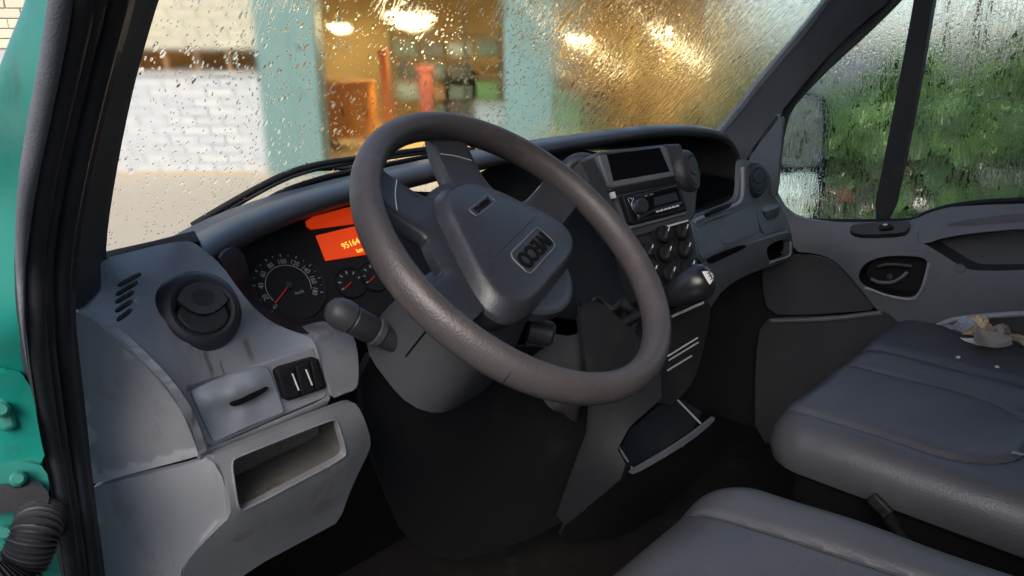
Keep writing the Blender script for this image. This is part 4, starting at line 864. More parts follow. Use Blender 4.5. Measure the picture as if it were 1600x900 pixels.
ob = patch('side_box_lid', [(1180, 327), (1205, 316), (1222, 318), (1232, 352), (1228, 357), (1195, 366), (1190, 360)], TPS([(u, v, dict(T=T7(u, v)-.012)) for u, v in ((1180, 325), (1230, 320), (1235, 358), (1190, 364), (1210, 340))]), 'mid2', dash, step=7, thick=.012, bevel=.003)
patch('lid_latch', [(1192, 327), (1216, 320), (1220, 334), (1206, 344), (1198, 342)], TPS([(u, v, dict(T=T7(u, v)-.018)) for u, v in ((1190, 325), (1220, 320), (1222, 338), (1198, 345), (1207, 332))]), 'dark', ob, step=5, thick=.008)
patch('latch_lip', [(1191, 325), (1216, 318), (1218, 324), (1194, 332)], TPS([(u, v, dict(T=T7(u, v)-.022)) for u, v in ((1190, 325), (1220, 320), (1222, 338), (1198, 345))]), 'grey', ob, step=5, thick=.006)
T8 = TPS([(1105, 412, dict(Y=.185)), (1190, 378, dict(Y=.19)), (1238, 364, dict(Y=.205)), (1110, 450, dict(Y=.185)), (1195, 418, dict(Y=.195)), (1240, 402, dict(Y=.21)), (1100, 490, dict(Y=.21)), (1200, 440, dict(Y=.22)), (1150, 395, dict(Y=.185))])
oh = [(1197, 384), (1226, 372), (1232, 378), (1231, 396), (1204, 408), (1200, 404)]
lp = patch('lower_shelf', [(1094, 418), (1110, 408), (1150, 390), (1192, 374), (1236, 361), (1240, 368), (1240, 402), (1230, 407), (1198, 418), (1160, 432), (1130, 452), (1112, 478), (1100, 500), (1096, 450)], T8, 'mid2', dash, holes=[oh], step=8, thick=.012, bevel=.003)
recess('pocket', oh, T8, (.01, .06, 0), 'void', lp, .95, 5)
sweep('pocket_edge', [T8.pt(u, v)+V3(0, -.002, 0) for u, v in ((1203, 410), (1218, 405), (1233, 398), (1234, 378))], .003, 'grey', lp, 6, 3)
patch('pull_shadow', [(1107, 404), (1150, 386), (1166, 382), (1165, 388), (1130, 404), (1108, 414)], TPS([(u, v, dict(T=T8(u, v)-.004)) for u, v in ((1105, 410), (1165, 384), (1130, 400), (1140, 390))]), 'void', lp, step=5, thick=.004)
# ================================================================== steering wheel and column
WA, WYAW = math.radians(49.9), math.radians(-8.9); WC = V3(.0122, -.0099, .0175)
WN = V3(-math.sin(WYAW)*math.cos(WA), -math.cos(WYAW)*math.cos(WA), math.sin(WA))
e1 = V3(math.cos(WYAW), -math.sin(WYAW), 0); e2 = np.cross(WN, e1); RO = math.radians(194.5)
WFm = (WC, math.cos(RO)*e1+math.sin(RO)*e2, -math.sin(RO)*e1+math.cos(RO)*e2, WN)
swh = thing('steering_wheel', 'worn four spoke steering wheel turned half over, brownish rim', 'steering wheel', tuple(WC))
RR, TR = .1852, .0152
rows = []
for i in range(97):
    a = 2*math.pi*i/96; row = []
    for k in range(20):
        b = 2*math.pi*k/20; row.append(L2W(WFm, ((RR+TR*.98*math.cos(b))*math.cos(a), (RR+TR*.98*math.cos(b))*math.sin(a), TR*1.22*math.sin(b)+.0008*math.sin(a*2))))
    rows.append(row)
grid('rim', rows, 'rim', swh, closed=True, ang=180)
for a0 in (21,):                                      # joints in the rim covering
    a = math.radians(a0); vs = [];
    c = L2W(WFm, (RR*math.cos(a), RR*math.sin(a), 0)); t_ = -math.sin(a)*WFm[1]+math.cos(a)*WFm[2]; x_ = math.cos(a)*WFm[1]+math.sin(a)*WFm[2]
    sweep('rim_seam', [c+(TR*1.0*math.cos(b))*x_+TR*1.10*math.sin(b)*WN for b in np.linspace(0, 2*math.pi, 24, endpoint=False)], .0005, 'pad', swh, 5, 1, closed=True)
def rth(deg):                                                       # outline of the spoke plate
    d_ = deg % 360
    if d_ > 90 and d_ < 270: d_ = (180-d_) % 360                    # mirror
    if d_ > 180: d_ -= 360
    OUT = .184
    def hole(x, a, b_, rin, wa, wb, pa=2.0, pb=2.0):                # opening between two spokes, flared at its ends
        if x < a or x > b_: return OUT
        fa = max(0, 1-(x-a)/wa)**pa; fb = max(0, 1-(b_-x)/wb)**pb
        return rin+(OUT-rin)*max(fa, fb)
    if d_ >= 3: return hole(d_, 4, 176, .080, 12, 12, 2.5, 2.5)
    if d_ > -13: return OUT
    if d_ >= -53.5: return hole(d_, -53.5, -13, .112, 12, 10, 2.1, 2.6)
    if d_ > -70: return OUT
    return hole(d_, -110, -70, .116, 9, 9, 2.4, 2.4)
def plate_z(r): return -.016+.012*max(0, (r-.12)/.06)**1.5
N = 360; top = []; bot = []; rings = (0, .25, .5, .7, .85, .95, 1.0)
vs = []; fs = []
for ri, q in enumerate(rings):
    for k in range(N):
        R_ = rth(k); r = max(.02, R_*q); a = math.radians(k); ed = .004 if q == 1.0 else (.0008 if q == .95 else 0)
        vs.append(L2W(WFm, (r*math.cos(a), r*math.sin(a), plate_z(r)-ed)))
for ri in range(len(rings)-1):
    for k in range(N): fs.append([ri*N+k, ri*N+(k+1) % N, (ri+1)*N+(k+1) % N, (ri+1)*N+k])
b0 = len(vs)
for q in (1.0, .9, .5):
    for k in range(N):
        r = rth(k)*q; a = math.radians(k); vs.append(L2W(WFm, (r*math.cos(a), r*math.sin(a), plate_z(r)-(.016 if q == 1.0 else .022))))
for k in range(N): fs.append([(len(rings)-1)*N+k, (len(rings)-1)*N+(k+1) % N, b0+(k+1) % N, b0+k])
for j in range(2):
    for k in range(N): fs.append([b0+j*N+k, b0+j*N+(k+1) % N, b0+(j+1)*N+(k+1) % N, b0+(j+1)*N+k])
fs.append([b0+2*N+k for k in range(N)]); fs.append(list(range(N)))
sp = obj('spokes', vs, fs, 'pad', swh, ang=50)
for sgn in (1, -1):                                                 # joints across the lower and side spokes
    for (a0, r0), (a1, r1) in (((-53, .146), (-71, .152)), ((-11, .150), (3, .148))):
        A = [L2W(WFm, (sgn*r*math.cos(math.radians(a)), r*math.sin(math.radians(a)), plate_z(r)+.0006)) for a, r in ((a0, r0), ((a0+a1)/2, (r0+r1)/2), (a1, r1))]
        sweep('spoke_joint', A, .0005, 'white_edge' if a0 == -53 else 'dark', sp, 5, 3)
# airbag pad: soft trapezoid cushion
half = [np.array(q_)*.955 for q_ in ((0, .056), (.05, .056), (.085, .051), (.107, .038), (.113, .016), (.103, -.010), (.085, -.038), (.064, -.068), (.046, -.094), (.026, -.108), (0, -.112))]
ol = spline([np.array(p) for p in half], 4); ol = ol+[np.array((-p[0], p[1])) for p in ol[-2:0:-1]]; n = len(ol); cen = np.array((0, -.022))
prof = [(1.02, -.022), (1.015, -.0165), (1.0, -.0145), (.975, -.0105), (.94, -.0055), (.90, -.0015), (.87, .0002), (.84, .0010), (.6, .0038), (.3, .0055), (.02, .006)]
rows = [[L2W(WFm, (*(cen+(p-cen)*q), z_)) for p in ol] for q, z_ in prof]
pad = grid('airbag_pad', rows+[[r_*0+L2W(WFm, (*cen, .006)) for r_ in rows[-1]]], 'pad', swh, closed=True, ang=60)
def padz(x, y):
    p = np.array((x, y))-cen; a = math.atan2(p[1], p[0]); best = max(np.linalg.norm(p)/np.linalg.norm(o-cen) for o in ol if abs((math.atan2(o[1]-cen[1], o[0]-cen[0])-a+math.pi) % (2*math.pi)-math.pi) < .12)
    return float(np.interp(best, [q for q, _ in prof[::-1]], [z_ for _, z_ in prof[::-1]]))
def ring(name, w_, h_, cx, cy, th, m, parent):
    path = [L2W(WFm, (p[0], p[1], padz(*p)+.0004)) for p in rrect(w_, h_, min(w_, h_)*.28, 6, cx, cy)]
    sweep(name, path, th, m, parent, 6, 1, closed=True)
zi = padz(0, .012)
ring('emblem_border', .084, .030, 0, .012, .0011, 'mid2', pad)
def lettering(name, s_, size, cx, cy, m, depth, parent, xs=1):
    v, f = text(s_, size, (L2W(WFm, (cx, cy, padz(cx, cy)+.0004)), WFm[1], WFm[2], WFm[3]), depth, xs=xs, bold=size*.022); obj(name, v, f, m, parent, False)
lettering('lettering', 'IVECO', .0265, 0, .0118, 'void', .0014, pad, 1.0)
ring('label_border', .050, .0115, 0, -.062, .0007, 'mid2', pad)
lettering('lettering', 'AIRBAG', 0.0098, 0, -.0622, 'void', .0006, pad, 1.05)
sweep('crease', [L2W(WFm, (x, -.0125, padz(x, -.0125)+.0001)) for x in np.linspace(-.055, .055, 9)], .0008, 'dark', pad, 5, 1)
# hub neck, column shroud
colm = thing('steering_column', 'grey steering column cover below the wheel', 'steering column', tuple(WC-.15*WN))
fcl = frame(WC, e1, WN)
grid('hub_neck', [[L2W(WFm, (*(cen+(p-cen)*q), z_)) for p in ol] for q, z_ in ((.97, -.022), (.95, -.036), (.88, -.055), (.74, -.075), (.6, -.088))], 'dark', swh, closed=True, ang=60, caps=True)
def rr_row(o_, ax, ay, w_, h_, r_, n=6): return [o_+p[0]*ax+p[1]*ay for p in rrect(w_, h_, r_, n)]
ax = V3(1, 0, 0)
ayw = e2
rows = []
for s_, w_, h_, dx, dz in ((.070, .090, .080, 0, 0), (.078, .125, .105, 0, 0), (.12, .150, .125, 0, 0), (.17, .165, .14, 0, 0), (.21, .17, .145, 0, 0)):
    o_ = WC-s_*WN+V3(dx, 0, dz-.0); rows.append(rr_row(o_, e1, e2, w_, h_, min(h_*.42, .055)))
grid('column_cover', rows, 'mid', colm, closed=True, ang=60, caps=True)
lathe('ignition_lock', [(.001, .012), (.012, .012), (.016, .008), (.017, -.02)], frame(U(850, 520, X=.085), (0, 1, 0), (.6, -.6, -.2)), 'dark', colm, 20)
sweep('cover_split', [WC-s_*WN+(-w_/2-.0005)*e1+y_*e2 for s_, w_, y_ in ((.085, .128, .0), (.12, .150, 0), (.165, .163, -.002))], .0012, 'void', colm, 5, 3)
# indicator stalk
stk = thing('indicator_stalk', 'black round ended indicator stalk left of the steering column', 'stalk', tuple(U(640, 545, X=-.058)))
pa, pb = U(646, 549, X=-.060), U(523, 485, X=-.142); fs_ = frame(pa, WN, pb-pa); Ls = float(np.linalg.norm(pb-pa))
lathe('collar', [(.001, -.02), (.0155, -.02), (.0165, .0), (.0165, .006), (.0135, .008)], fs_, 'black', stk, 28)
lathe('shaft', [(.0125, .004), (.0135, Ls*.18), (.0140, Ls*.46)], fs_, 'dark', stk, 28)
lathe('ring', [(.0135, Ls*.42), (.0165, Ls*.44), (.0165, Ls*.50), (.0135, Ls*.52)], fs_, 'mid', stk, 28)
lathe('twist_grip', [(.0145, Ls*.52), (.0165, Ls*.56), (.0165, Ls*.78), (.0148, Ls*.80)], fs_, 'dark', stk, 28)
lathe('end_cap', [(.0150, Ls*.795), (.0175, Ls*.82), (.0182, Ls*.90), (.0165, Ls*.985), (.0125, Ls*1.05), (.006, Ls*1.085), (.001, Ls*1.092)], fs_, 'mid', stk, 28)
sweep('ridge_mark', [L2W(fs_, (.0165*math.cos(a), .0165*math.sin(a), Ls*.47)) for a in np.linspace(1.0, 2.2, 8)], .001, 'white_edge', stk, 5, 1)
# ================================================================== seats, lower dash, floor items
def heightfield(name, xs, ys, zf, m, parent, skirt, rc=.07):
    x0, x1, y0, y1 = xs[0], xs[-1], ys[0], ys[-1]
    def wp(x, y):                                                   # rounded corners in plan
        dx, dy = max(x0+rc-x, x-(x1-rc), 0)/rc, max(y0+rc-y, y-(y1-rc), 0)/rc
        if dx > 0 and dy > 0:
            ex, ey = dx*math.sqrt(1-dy*dy/2), dy*math.sqrt(1-dx*dx/2)
            x = x0+rc-ex*rc if x < x0+rc else x1-rc+ex*rc; y = y0+rc-ey*rc if y < y0+rc else y1-rc+ey*rc
        return x, y
    vs = [V3(*wp(x, y), zf(*wp(x, y))) for y in ys for x in xs]; nx, ny = len(xs), len(ys); fs = []
    for j in range(ny-1):
        for i in range(nx-1): fs.append([j*nx+i, j*nx+i+1, (j+1)*nx+i+1, (j+1)*nx+i])
    bd = [i for i in range(nx)]+[j*nx+nx-1 for j in range(1, ny)]+[(ny-1)*nx+i for i in range(nx-2, -1, -1)]+[j*nx for j in range(ny-2, 0, -1)]
    b0 = len(vs); c = np.array((np.mean(xs), np.mean(ys)))
    for b_ in bd: vs.append(V3(*(c+(vs[b_][:2]-c)*.985), skirt))
    L = len(bd); fs += [[bd[i], bd[(i+1) % L], b0+(i+1) % L, b0+i] for i in range(L)]+[list(range(b0, b0+L))]
    return obj(name, vs, fs, m, parent, ang=60)
def sstep(a, b, x): t = min(1, max(0, (x-a)/(b-a))); return t*t*(3-2*t)
def rbox(x, y, x0, x1, y0, y1, rc):                                 # signed distance inside a rounded rectangle (positive inside)
    cx, cy = (x0+x1)/2, (y0+y1)/2; qx, qy = abs(x-cx)-(x1-x0)/2+rc, abs(y-cy)-(y1-y0)/2+rc
    return -(math.hypot(max(qx, 0), max(qy, 0))+min(max(qx, qy), 0)-rc)
def round_edge(d_, r):                                              # drop of a rounded edge at distance d_ from the border
    if d_ >= r: return 0
    q = 1-max(0, d_)/r; return r*(1-math.sqrt(max(0, 1-q*q)))
ds = thing('driver_seat', 'dark grey vinyl driver seat cushion nearest the open door', 'seat', (.04, -.4, -.8))
def zdrv(x, y):
    d_ = rbox(x, y, -.235, .325+.02*(-y-.12)/.3, -.72, -.105, .085)
    z_ = -.335-round_edge(d_, .075)*.95
    z_ += .012*sstep(.20, .27, x)-.010*sstep(.33, .24, abs(x-.04)*1.0+.0)*.4-.03*sstep(-.35, -.10, y)*.3
    g_ = abs(x-(.205+.03*(-.12-y)/.3)); z_ -= .007*math.exp(-(g_/.006)**2)*sstep(.02, .06, d_)
    g_ = abs(x+.125); z_ -= .007*math.exp(-(g_/.006)**2)*sstep(.02, .06, d_)
    return z_+.0016*math.sin(x*31+y*13)*math.sin(y*27)
heightfield('cushion', list(np.linspace(-.235, .345, 130)), list(np.linspace(-.72, -.105, 110)), zdrv, 'seat', ds, -.47, .085)
for x0 in (.205, -.125): sweep('seam', [V3(x0+(.03*(-.12-y)/.3 if x0 > 0 else 0), y, zdrv(x0+(.03*(-.12-y)/.3 if x0 > 0 else 0), y)+.0012) for y in np.linspace(-.135, -.62, 30)], .0013, 'stitch', ds, 5, 1)
grid('backrest', [[V3(.045+(a-.5)*w_, -.72-.22*s_+.05*math.cos((a-.5)*3.0)-.02, -.40+.95*s_) for a in np.linspace(0, 1, 20)] for s_, w_ in ((0, .50), (.1, .52), (.4, .54), (.7, .50), (.9, .42), (1, .3))], 'seat', ds, thick=.09)
box('seat_base', WF, (-.20, -.68, -.82), (.28, -.16, -.465), 'black', ds, .02)
box('slide_rail', WF, (-.19, -.70, -.815), (-.16, -.12, -.78), 'steel', ds, .003); box('slide_rail', WF, (.24, -.70, -.815), (.27, -.12, -.78), 'steel', ds, .003)
ps = thing('passenger_bench', 'two place grey vinyl passenger bench with litter on it', 'bench seat', (.9, -.4, -.8))
def zben(x, y):
    d_ = rbox(x, y, .535, 1.27, -.75, -.072, .075)
    z_ = -.362-round_edge(d_, .05)*1.2
    di = rbox(x, y, .605, .868, -.425, .10, .11); di2 = rbox(x, y, .985, 1.235, -.50, .10, .11)
    for q in (di, di2):
        z_ += .006*sstep(0, .03, q); z_ -= .008*math.exp(-(q/.006)**2)*sstep(.0, .05, d_)
    z_ += .014*math.exp(-((x-.925)/.035)**2)*sstep(.0, .09, d_)
    return z_+.0018*math.sin(x*23+y*9)*math.sin(y*21+x*5)
heightfield('cushion', list(np.linspace(.535, 1.27, 170)), list(np.linspace(-.75, -.072, 130)), zben, 'seat', ps, -.445, .075)
def loop_on(x0, x1, y0, y1, rc):
    L = [];
    for a in np.linspace(0, 1, 40): L.append((x1, y1+(y0+rc-y1)*a))
    for a in np.linspace(0, math.pi/2, 12): L.append((x1-rc+rc*math.cos(a), y0+rc-rc*math.sin(a)))
    for a in np.linspace(math.pi/2, 0, 12): L.append((x0+rc-rc*math.cos(a), y0+rc-rc*math.sin(a)))
    for a in np.linspace(0, 1, 40): L.append((x0, y0+rc+(y1-y0-rc)*a))
    return [V3(x, y, zben(x, y)+.0012) for x, y in L]
sweep('seam', loop_on(.605, .868, -.425, -.085, .11), .0013, 'stitch', ps, 5, 1)
sweep('seam', loop_on(.985, 1.235, -.50, -.085, .11), .0013, 'stitch', ps, 5, 1)
st = Mesh()
for k in range(26):
    a = 1.1+k*.045; x, y = .868-.11+.122*math.cos(a), -.425+.11-.122*math.sin(a)
    st.add(boxv(frame(V3(x, y, zben(x, y)+.001), (-math.sin(a), -math.cos(a), 0), (0, 0, 1)), (-.0025, -.002, -.001), (.0025, .002, .0012)))
obj('stitching', st.v, st.f, 'foil', ps, False)
box('bench_base', WF, (.56, -.72, -.82), (1.24, -.13, -.44), 'void', ps, .02)
grid('backrest', [[V3(.90+(a-.5)*w_, -.78-.22*s_+.03*math.cos((a-.5)*3.0), -.42+.95*s_) for a in np.linspace(0, 1, 24)] for s_, w_ in ((0, .72), (.3, .74), (.8, .70), (1, .62))], 'seat', ps, thick=.09)
bk = U(1375, 790, X=.50); sweep('belt_buckle_stalk', [bk, bk+V3(.02, -.04, -.06), bk+V3(.03, -.1, -.14)], [.010, .008, .008], 'black', ps, 8, 3)
box('belt_buckle', frame(bk, (0, -.8, -.5), (-1, 0, .1)), (-.018, -.010, -.006), (.018, .010, .006), 'black', ps, .004)
# knee panel and lower centre of the dashboard
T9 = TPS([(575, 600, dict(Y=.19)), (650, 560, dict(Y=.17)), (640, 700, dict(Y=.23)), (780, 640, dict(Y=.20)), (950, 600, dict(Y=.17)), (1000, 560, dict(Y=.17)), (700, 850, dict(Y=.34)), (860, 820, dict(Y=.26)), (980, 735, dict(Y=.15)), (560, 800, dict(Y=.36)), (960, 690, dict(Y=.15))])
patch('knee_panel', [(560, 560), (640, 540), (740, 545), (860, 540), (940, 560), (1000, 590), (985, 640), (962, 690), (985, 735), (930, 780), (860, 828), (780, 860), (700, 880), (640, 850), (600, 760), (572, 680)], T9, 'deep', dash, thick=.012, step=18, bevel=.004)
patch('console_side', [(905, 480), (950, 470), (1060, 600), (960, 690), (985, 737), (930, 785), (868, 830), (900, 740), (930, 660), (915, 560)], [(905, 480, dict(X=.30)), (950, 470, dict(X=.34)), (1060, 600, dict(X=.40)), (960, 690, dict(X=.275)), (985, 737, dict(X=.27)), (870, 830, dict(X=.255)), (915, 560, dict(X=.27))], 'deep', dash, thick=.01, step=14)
# console tray with its lip
T10 = TPS([(960, 690, dict(Y=.145)), (985, 735, dict(Y=.115)), (1115, 655, dict(Y=.115)), (1050, 612, dict(Y=.165)), (1040, 670, dict(Y=.138))])
ct = thing('console_tray', 'open black console tray low in the middle with bits in it', 'tray', tuple(T10.pt(1040, 680)))
cfr = frame(T10.pt(1040, 672), (1, 0, 0), nrm((0, -.35, .94)))
patch('front_lip', [(984, 738), (1020, 718), (1070, 687), (1112, 655), (1117, 651), (1116, 659), (1080, 689), (1030, 720), (990, 742)], [(984, 738, dict(Y=.10)), (1117, 651, dict(Y=.10)), (1116, 659, dict(Y=.097)), (990, 742, dict(Y=.097)), (1050, 700, dict(Y=.088))], 'mid2', ct, thick=.006, step=6)
for a, b_ in (((960, 688), (990, 735)), ((1048, 614), (1095, 662))): sweep('side_edge', [U(*a, Y=.205), U((a[0]+b_[0])/2, (a[1]+b_[1])/2, Y=.155), U(*b_, Y=.112)], .0022, 'grey', ct, 6, 3)
patch('tray_floor', [(962, 690), (1050, 616), (1112, 652), (990, 733)], [(962, 690, dict(Y=.21)), (1050, 616, dict(Y=.21)), (1112, 654, dict(Y=.12)), (990, 734, dict(Y=.12))], 'deep', ct, thick=.006, back=(0, 0, -1), step=12)
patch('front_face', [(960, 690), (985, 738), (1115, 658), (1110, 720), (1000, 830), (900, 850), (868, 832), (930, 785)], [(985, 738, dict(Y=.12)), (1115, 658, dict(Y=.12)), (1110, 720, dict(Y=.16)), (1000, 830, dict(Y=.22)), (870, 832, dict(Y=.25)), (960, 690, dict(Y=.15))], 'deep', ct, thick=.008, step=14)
cb = U(1060, 690, Y=.15); cap_ = lathe('bottle_cap', [(.001, .012), (.008, .011), (.0145, .005), (.016, -.006), (.012, -.012)], frame(cb, (1, 0, 0), (-.3, -.5, .8)), 'steel', None, 24)
tag(cap_, 'round grey cap lying in the console tray', 'cap')
cbl = sweep('charging_cable', [U(u, v, Y=.16) for u, v in ((1010, 702), (1025, 688), (1045, 676), (1060, 668), (1075, 672), (1078, 684))], .0022, 'white_edge', None, 7, 5); tag(cbl, 'pale thin cable lying along the console tray', 'cable')
# slots between gear lever and tray
T11 = TPS([(1040, 480, dict(X=.50)), (1100, 470, dict(X=.56)), (1090, 560, dict(X=.56)), (1030, 600, dict(X=.47)), (1070, 520, dict(X=.53))])
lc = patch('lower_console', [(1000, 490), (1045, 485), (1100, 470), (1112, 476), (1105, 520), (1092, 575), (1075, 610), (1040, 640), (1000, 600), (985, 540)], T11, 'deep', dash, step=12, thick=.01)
for a, b_ in (((1046, 494), (1096, 472)), ((1040, 556), (1087, 527)), ((1042, 562), (1088, 534)), ((1040, 578), (1078, 555))):
    sweep('shelf_edge', [T11.pt(*a)+V3(0, -.004, 0), T11.pt(*b_)+V3(0, -.004, 0)], .0016 if a[1] != 494 else .0028, 'grey', lc, 6, 1)
# gear lever
gk = U(1082, 446, X=.40)
gl2 = thing('gear_lever', 'black ball topped gear lever with white shift pattern plate', 'gear lever', tuple(gk+V3(0, .12, -.15)))
gax = nrm((.35, -.66, .52)); fg = frame(gk, (1, 0, 0), gax); KS = .98
kb = lathe('knob', [(r_*KS, z_*KS) for r_, z_ in ((.010, -.052), (.013, -.045), (.019, -.036), (.0255, -.020), (.029, -.004), (.0295, .008), (.0275, .020), (.0215, .029), (.012, .034), (.001, .0355))], fg, 'knobblack', gl2, 36)
lathe('knob_collar', [(.0115, -.066), (.014, -.063), (.014, -.053), (.011, -.050)], fg, 'mid', gl2, 28)
vd = CAM-gk; az0 = math.atan2(vd @ fg[2], vd @ fg[1]); rows = []
for rr_, zz in ((.003, .0358), (.008, .0352), (.012, .0346), (.016, .0328), (.0205, .0302), (.0235, .0265)):
    rows.append([L2W(fg, (rr_*KS*math.cos(a), rr_*KS*math.sin(a), zz*KS)) for a in np.linspace(az0-.5, az0+.5, 12)])
mk = grid('shift_plate', rows, 'white_print', kb, ang=180)
cdir = math.cos(az0)*fg[1]+math.sin(az0)*fg[2]; fm = frame(L2W(fg, (.0155*KS*math.cos(az0), .0155*KS*math.sin(az0), .0338*KS)), cdir, nrm(fg[3]+.45*cdir))
gm = Mesh()
for k in (-.005, 0, .005): gm.add(boxv(fm, (-.0045, k-.0005, -.001), (.0045, k+.0005, .0006)))
gm.add(boxv(fm, (-.0005, -.005, -.001), (.0005, .005, .0006))); obj('shift_pattern', gm.v, gm.f, 'black', kb, False)
sweep('lever_rod', [L2W(fg, (0, 0, -.06)), L2W(fg, (0, 0, -.12)), L2W(fg, (0, .0, -.17))], .008, 'black', gl2, 10, 2)
gb0 = L2W(fg, (0, 0, -.17)); rows = []
for s_, r_ in ((0, .016), (.2, .026), (.4, .034), (.6, .048), (.8, .058), (1, .075)):
    rows.append([gb0-s_*.11*gax*.8+V3(0, 0, -.03*s_)+r_*(1+.10*math.sin(a*5+s_*9))*(math.cos(a)*fg[1]+math.sin(a)*fg[2]) for a in np.linspace(0, 2*math.pi, 40, endpoint=False)])
grid('gaiter', rows, 'cloth', gl2, closed=True, ang=180, caps=True)
# grey rag tucked behind the wheel
rows = []
for i in range(22):
    row = []
    for j in range(22):
        u = 905+i*4.6; v = 470+j*3.6+6*math.sin(i*.7); row.append(U(u, v, Y=.215+.016*math.sin(i*.9+j*.35)+.012*math.sin(j*.8-i*.3)))
    rows.append(row)
rg = grid('rag', rows, 'cloth', None, thick=.003, ang=180); tag(rg, 'crumpled grey rag hanging behind the steering wheel', 'rag')
fmat = grid('floor_mat', [[V3(x, y, -.812+.006*math.sin(x*30)*math.sin(y*25)) for x in np.linspace(-.34, .26, 24)] for y in np.linspace(-.35, .45, 24)], 'floor', None, thick=.01); tag(fmat, 'dirty dark floor mat in the driver footwell', 'mat')
# ================================================================== passenger door, mirror, litter
pd = thing('passenger_door', 'closed passenger door with dark grey lining and wet side window', 'door', (1.3, -.3, -.8))
TD = TPS([(1170, 262, dict(X=1.27)), (1235, 345, dict(X=1.275)), (1330, 347, dict(X=1.285)), (1425, 347, dict(X=1.285)), (1600, 314, dict(X=1.30)), (1720, 300, dict(X=1.30)), (1330, 400, dict(X=1.262)), (1480, 440, dict(X=1.262)), (1600, 470, dict(X=1.265)), (1720, 480, dict(X=1.27)), (1240, 395, dict(X=1.262)), (1400, 505, dict(X=1.27)), (1600, 560, dict(X=1.29)), (1720, 620, dict(X=1.29)), (1250, 440, dict(X=1.30)), (1300, 600, dict(X=1.30)), (1220, 640, dict(X=1.30))])
hh = [(1341, 428), (1350, 412), (1372, 402), (1400, 399), (1440, 401), (1450, 409), (1446, 430), (1436, 456), (1425, 465), (1392, 462), (1356, 450), (1343, 440)]
pk = [(1436, 376), (1455, 368), (1520, 361), (1640, 352), (1760, 350), (1760, 420), (1640, 421), (1530, 424), (1505, 419), (1470, 396)]
lin = patch('lining', [(1205, 300), (1222, 322), (1245, 340), (1290, 347), (1330, 348), (1400, 347), (1428, 344), (1450, 333), (1485, 323), (1540, 316), (1600, 313), (1780, 305), (1780, 560), (1600, 545), (1440, 525), (1400, 515), (1375, 490), (1348, 456), (1322, 424), (1300, 404), (1270, 395), (1240, 393), (1236, 360), (1225, 330)], TD, 'mid2', pd, holes=[hh, pk], step=11, thick=.015, back=(1, 0, 0), bevel=.004)
hr = recess('handle_recess', hh, TD, (.035, .0, 0), 'black', lin, .9, 5)
sweep('recess_edge', [TD.pt(u, v)+V3(-.002, 0, 0) for u, v in ((1352, 449), (1392, 463), (1424, 467), (1438, 456), (1447, 432), (1452, 410))], .0035, 'grey', lin, 6, 4)
recess('pull_recess', pk, TD, (.05, 0, .0), 'mid', lin, .92, 8)
TH = TPS([(1350, 430, dict(X=1.272)), (1440, 430, dict(X=1.272)), (1395, 410, dict(X=1.272)), (1395, 455, dict(X=1.272))])
hd = sweep('door_handle', [TH.pt(u, v)+V3(o_, 0, 0) for u, v, o_ in ((1362, 436, 0), (1375, 440, -.006), (1395, 440, -.008), (1408, 434, -.006), (1418, 425, .0))], .0042, 'mid2', lin, 8, 5)
sweep('handle_plate', [TH.pt(u, v) for u, v in ((1372, 417), (1390, 413), (1425, 416))], .004, 'mid', lin, 8, 5)
lathe('lock_button', [(.001, .006), (.006, .006), (.008, 0)], frame(TH.pt(1391, 432), (0, 1, 0), (-1, 0, 0)), 'mid', lin, 16)
lathe('cap_trim', [(.001, .004), (.010, .003), (.012, -.003)], frame(TD.pt(1500, 420), (0, 1, 0), (-1, 0, 0)), 'mid2', lin, 14)
TA = TPS([(u, v, dict(T=TD(u, v)-.025)) for u, v in ((1436, 376), (1500, 350), (1600, 330), (1760, 320), (1500, 372), (1600, 355), (1760, 350), (1450, 340))])
ar = patch('armrest', [(1434, 372), (1440, 352), (1465, 340), (1520, 331), (1600, 322), (1780, 312), (1780, 352), (1600, 357), (1520, 364), (1470, 372), (1445, 382)], TA, 'mid2', pd, thick=.03, back=(1, 0, -.2), step=10, bevel=.006)
patch('armrest_insert', [(1478, 350), (1530, 340), (1600, 333), (1700, 328), (1700, 344), (1600, 346), (1520, 352), (1485, 354)], TPS([(u, v, dict(T=TD(u, v)-.027)) for u, v in ((1436, 376), (1500, 350), (1600, 330), (1760, 320), (1500, 372), (1600, 355), (1760, 350), (1450, 340))]), 'hood', ar, thick=.004, step=9, back=(1, 0, 0))
# switch plate on the ledge
TS = TPS([(u, v, dict(T=TD(u, v)-.010)) for u, v in ((1325, 352), (1420, 348), (1425, 362), (1330, 366), (1370, 357))])
spn = patch('switch_plate', [(1327, 356), (1334, 350), (1400, 346), (1422, 345), (1421, 356), (1412, 364), (1350, 367), (1331, 363)], TS, 'dark', pd, thick=.01, back=(.5, 0, -1), step=6)
patch('window_switch', [(1372, 352), (1392, 349), (1396, 356), (1374, 359)], TPS([(u, v, dict(T=TD(u, v)-.018)) for u, v in ((1325, 352), (1420, 348), (1425, 362), (1330, 366))]), 'black', spn, thick=.006, back=(1, 0, -1), step=4)
patch('switch_mark', [(1380, 350), (1386, 349), (1387, 352), (1381, 353)], TPS([(u, v, dict(T=TD(u, v)-.0195)) for u, v in ((1325, 352), (1420, 348), (1425, 362), (1330, 366))]), 'white_edge', spn, thick=.001, step=3, bevel=0)
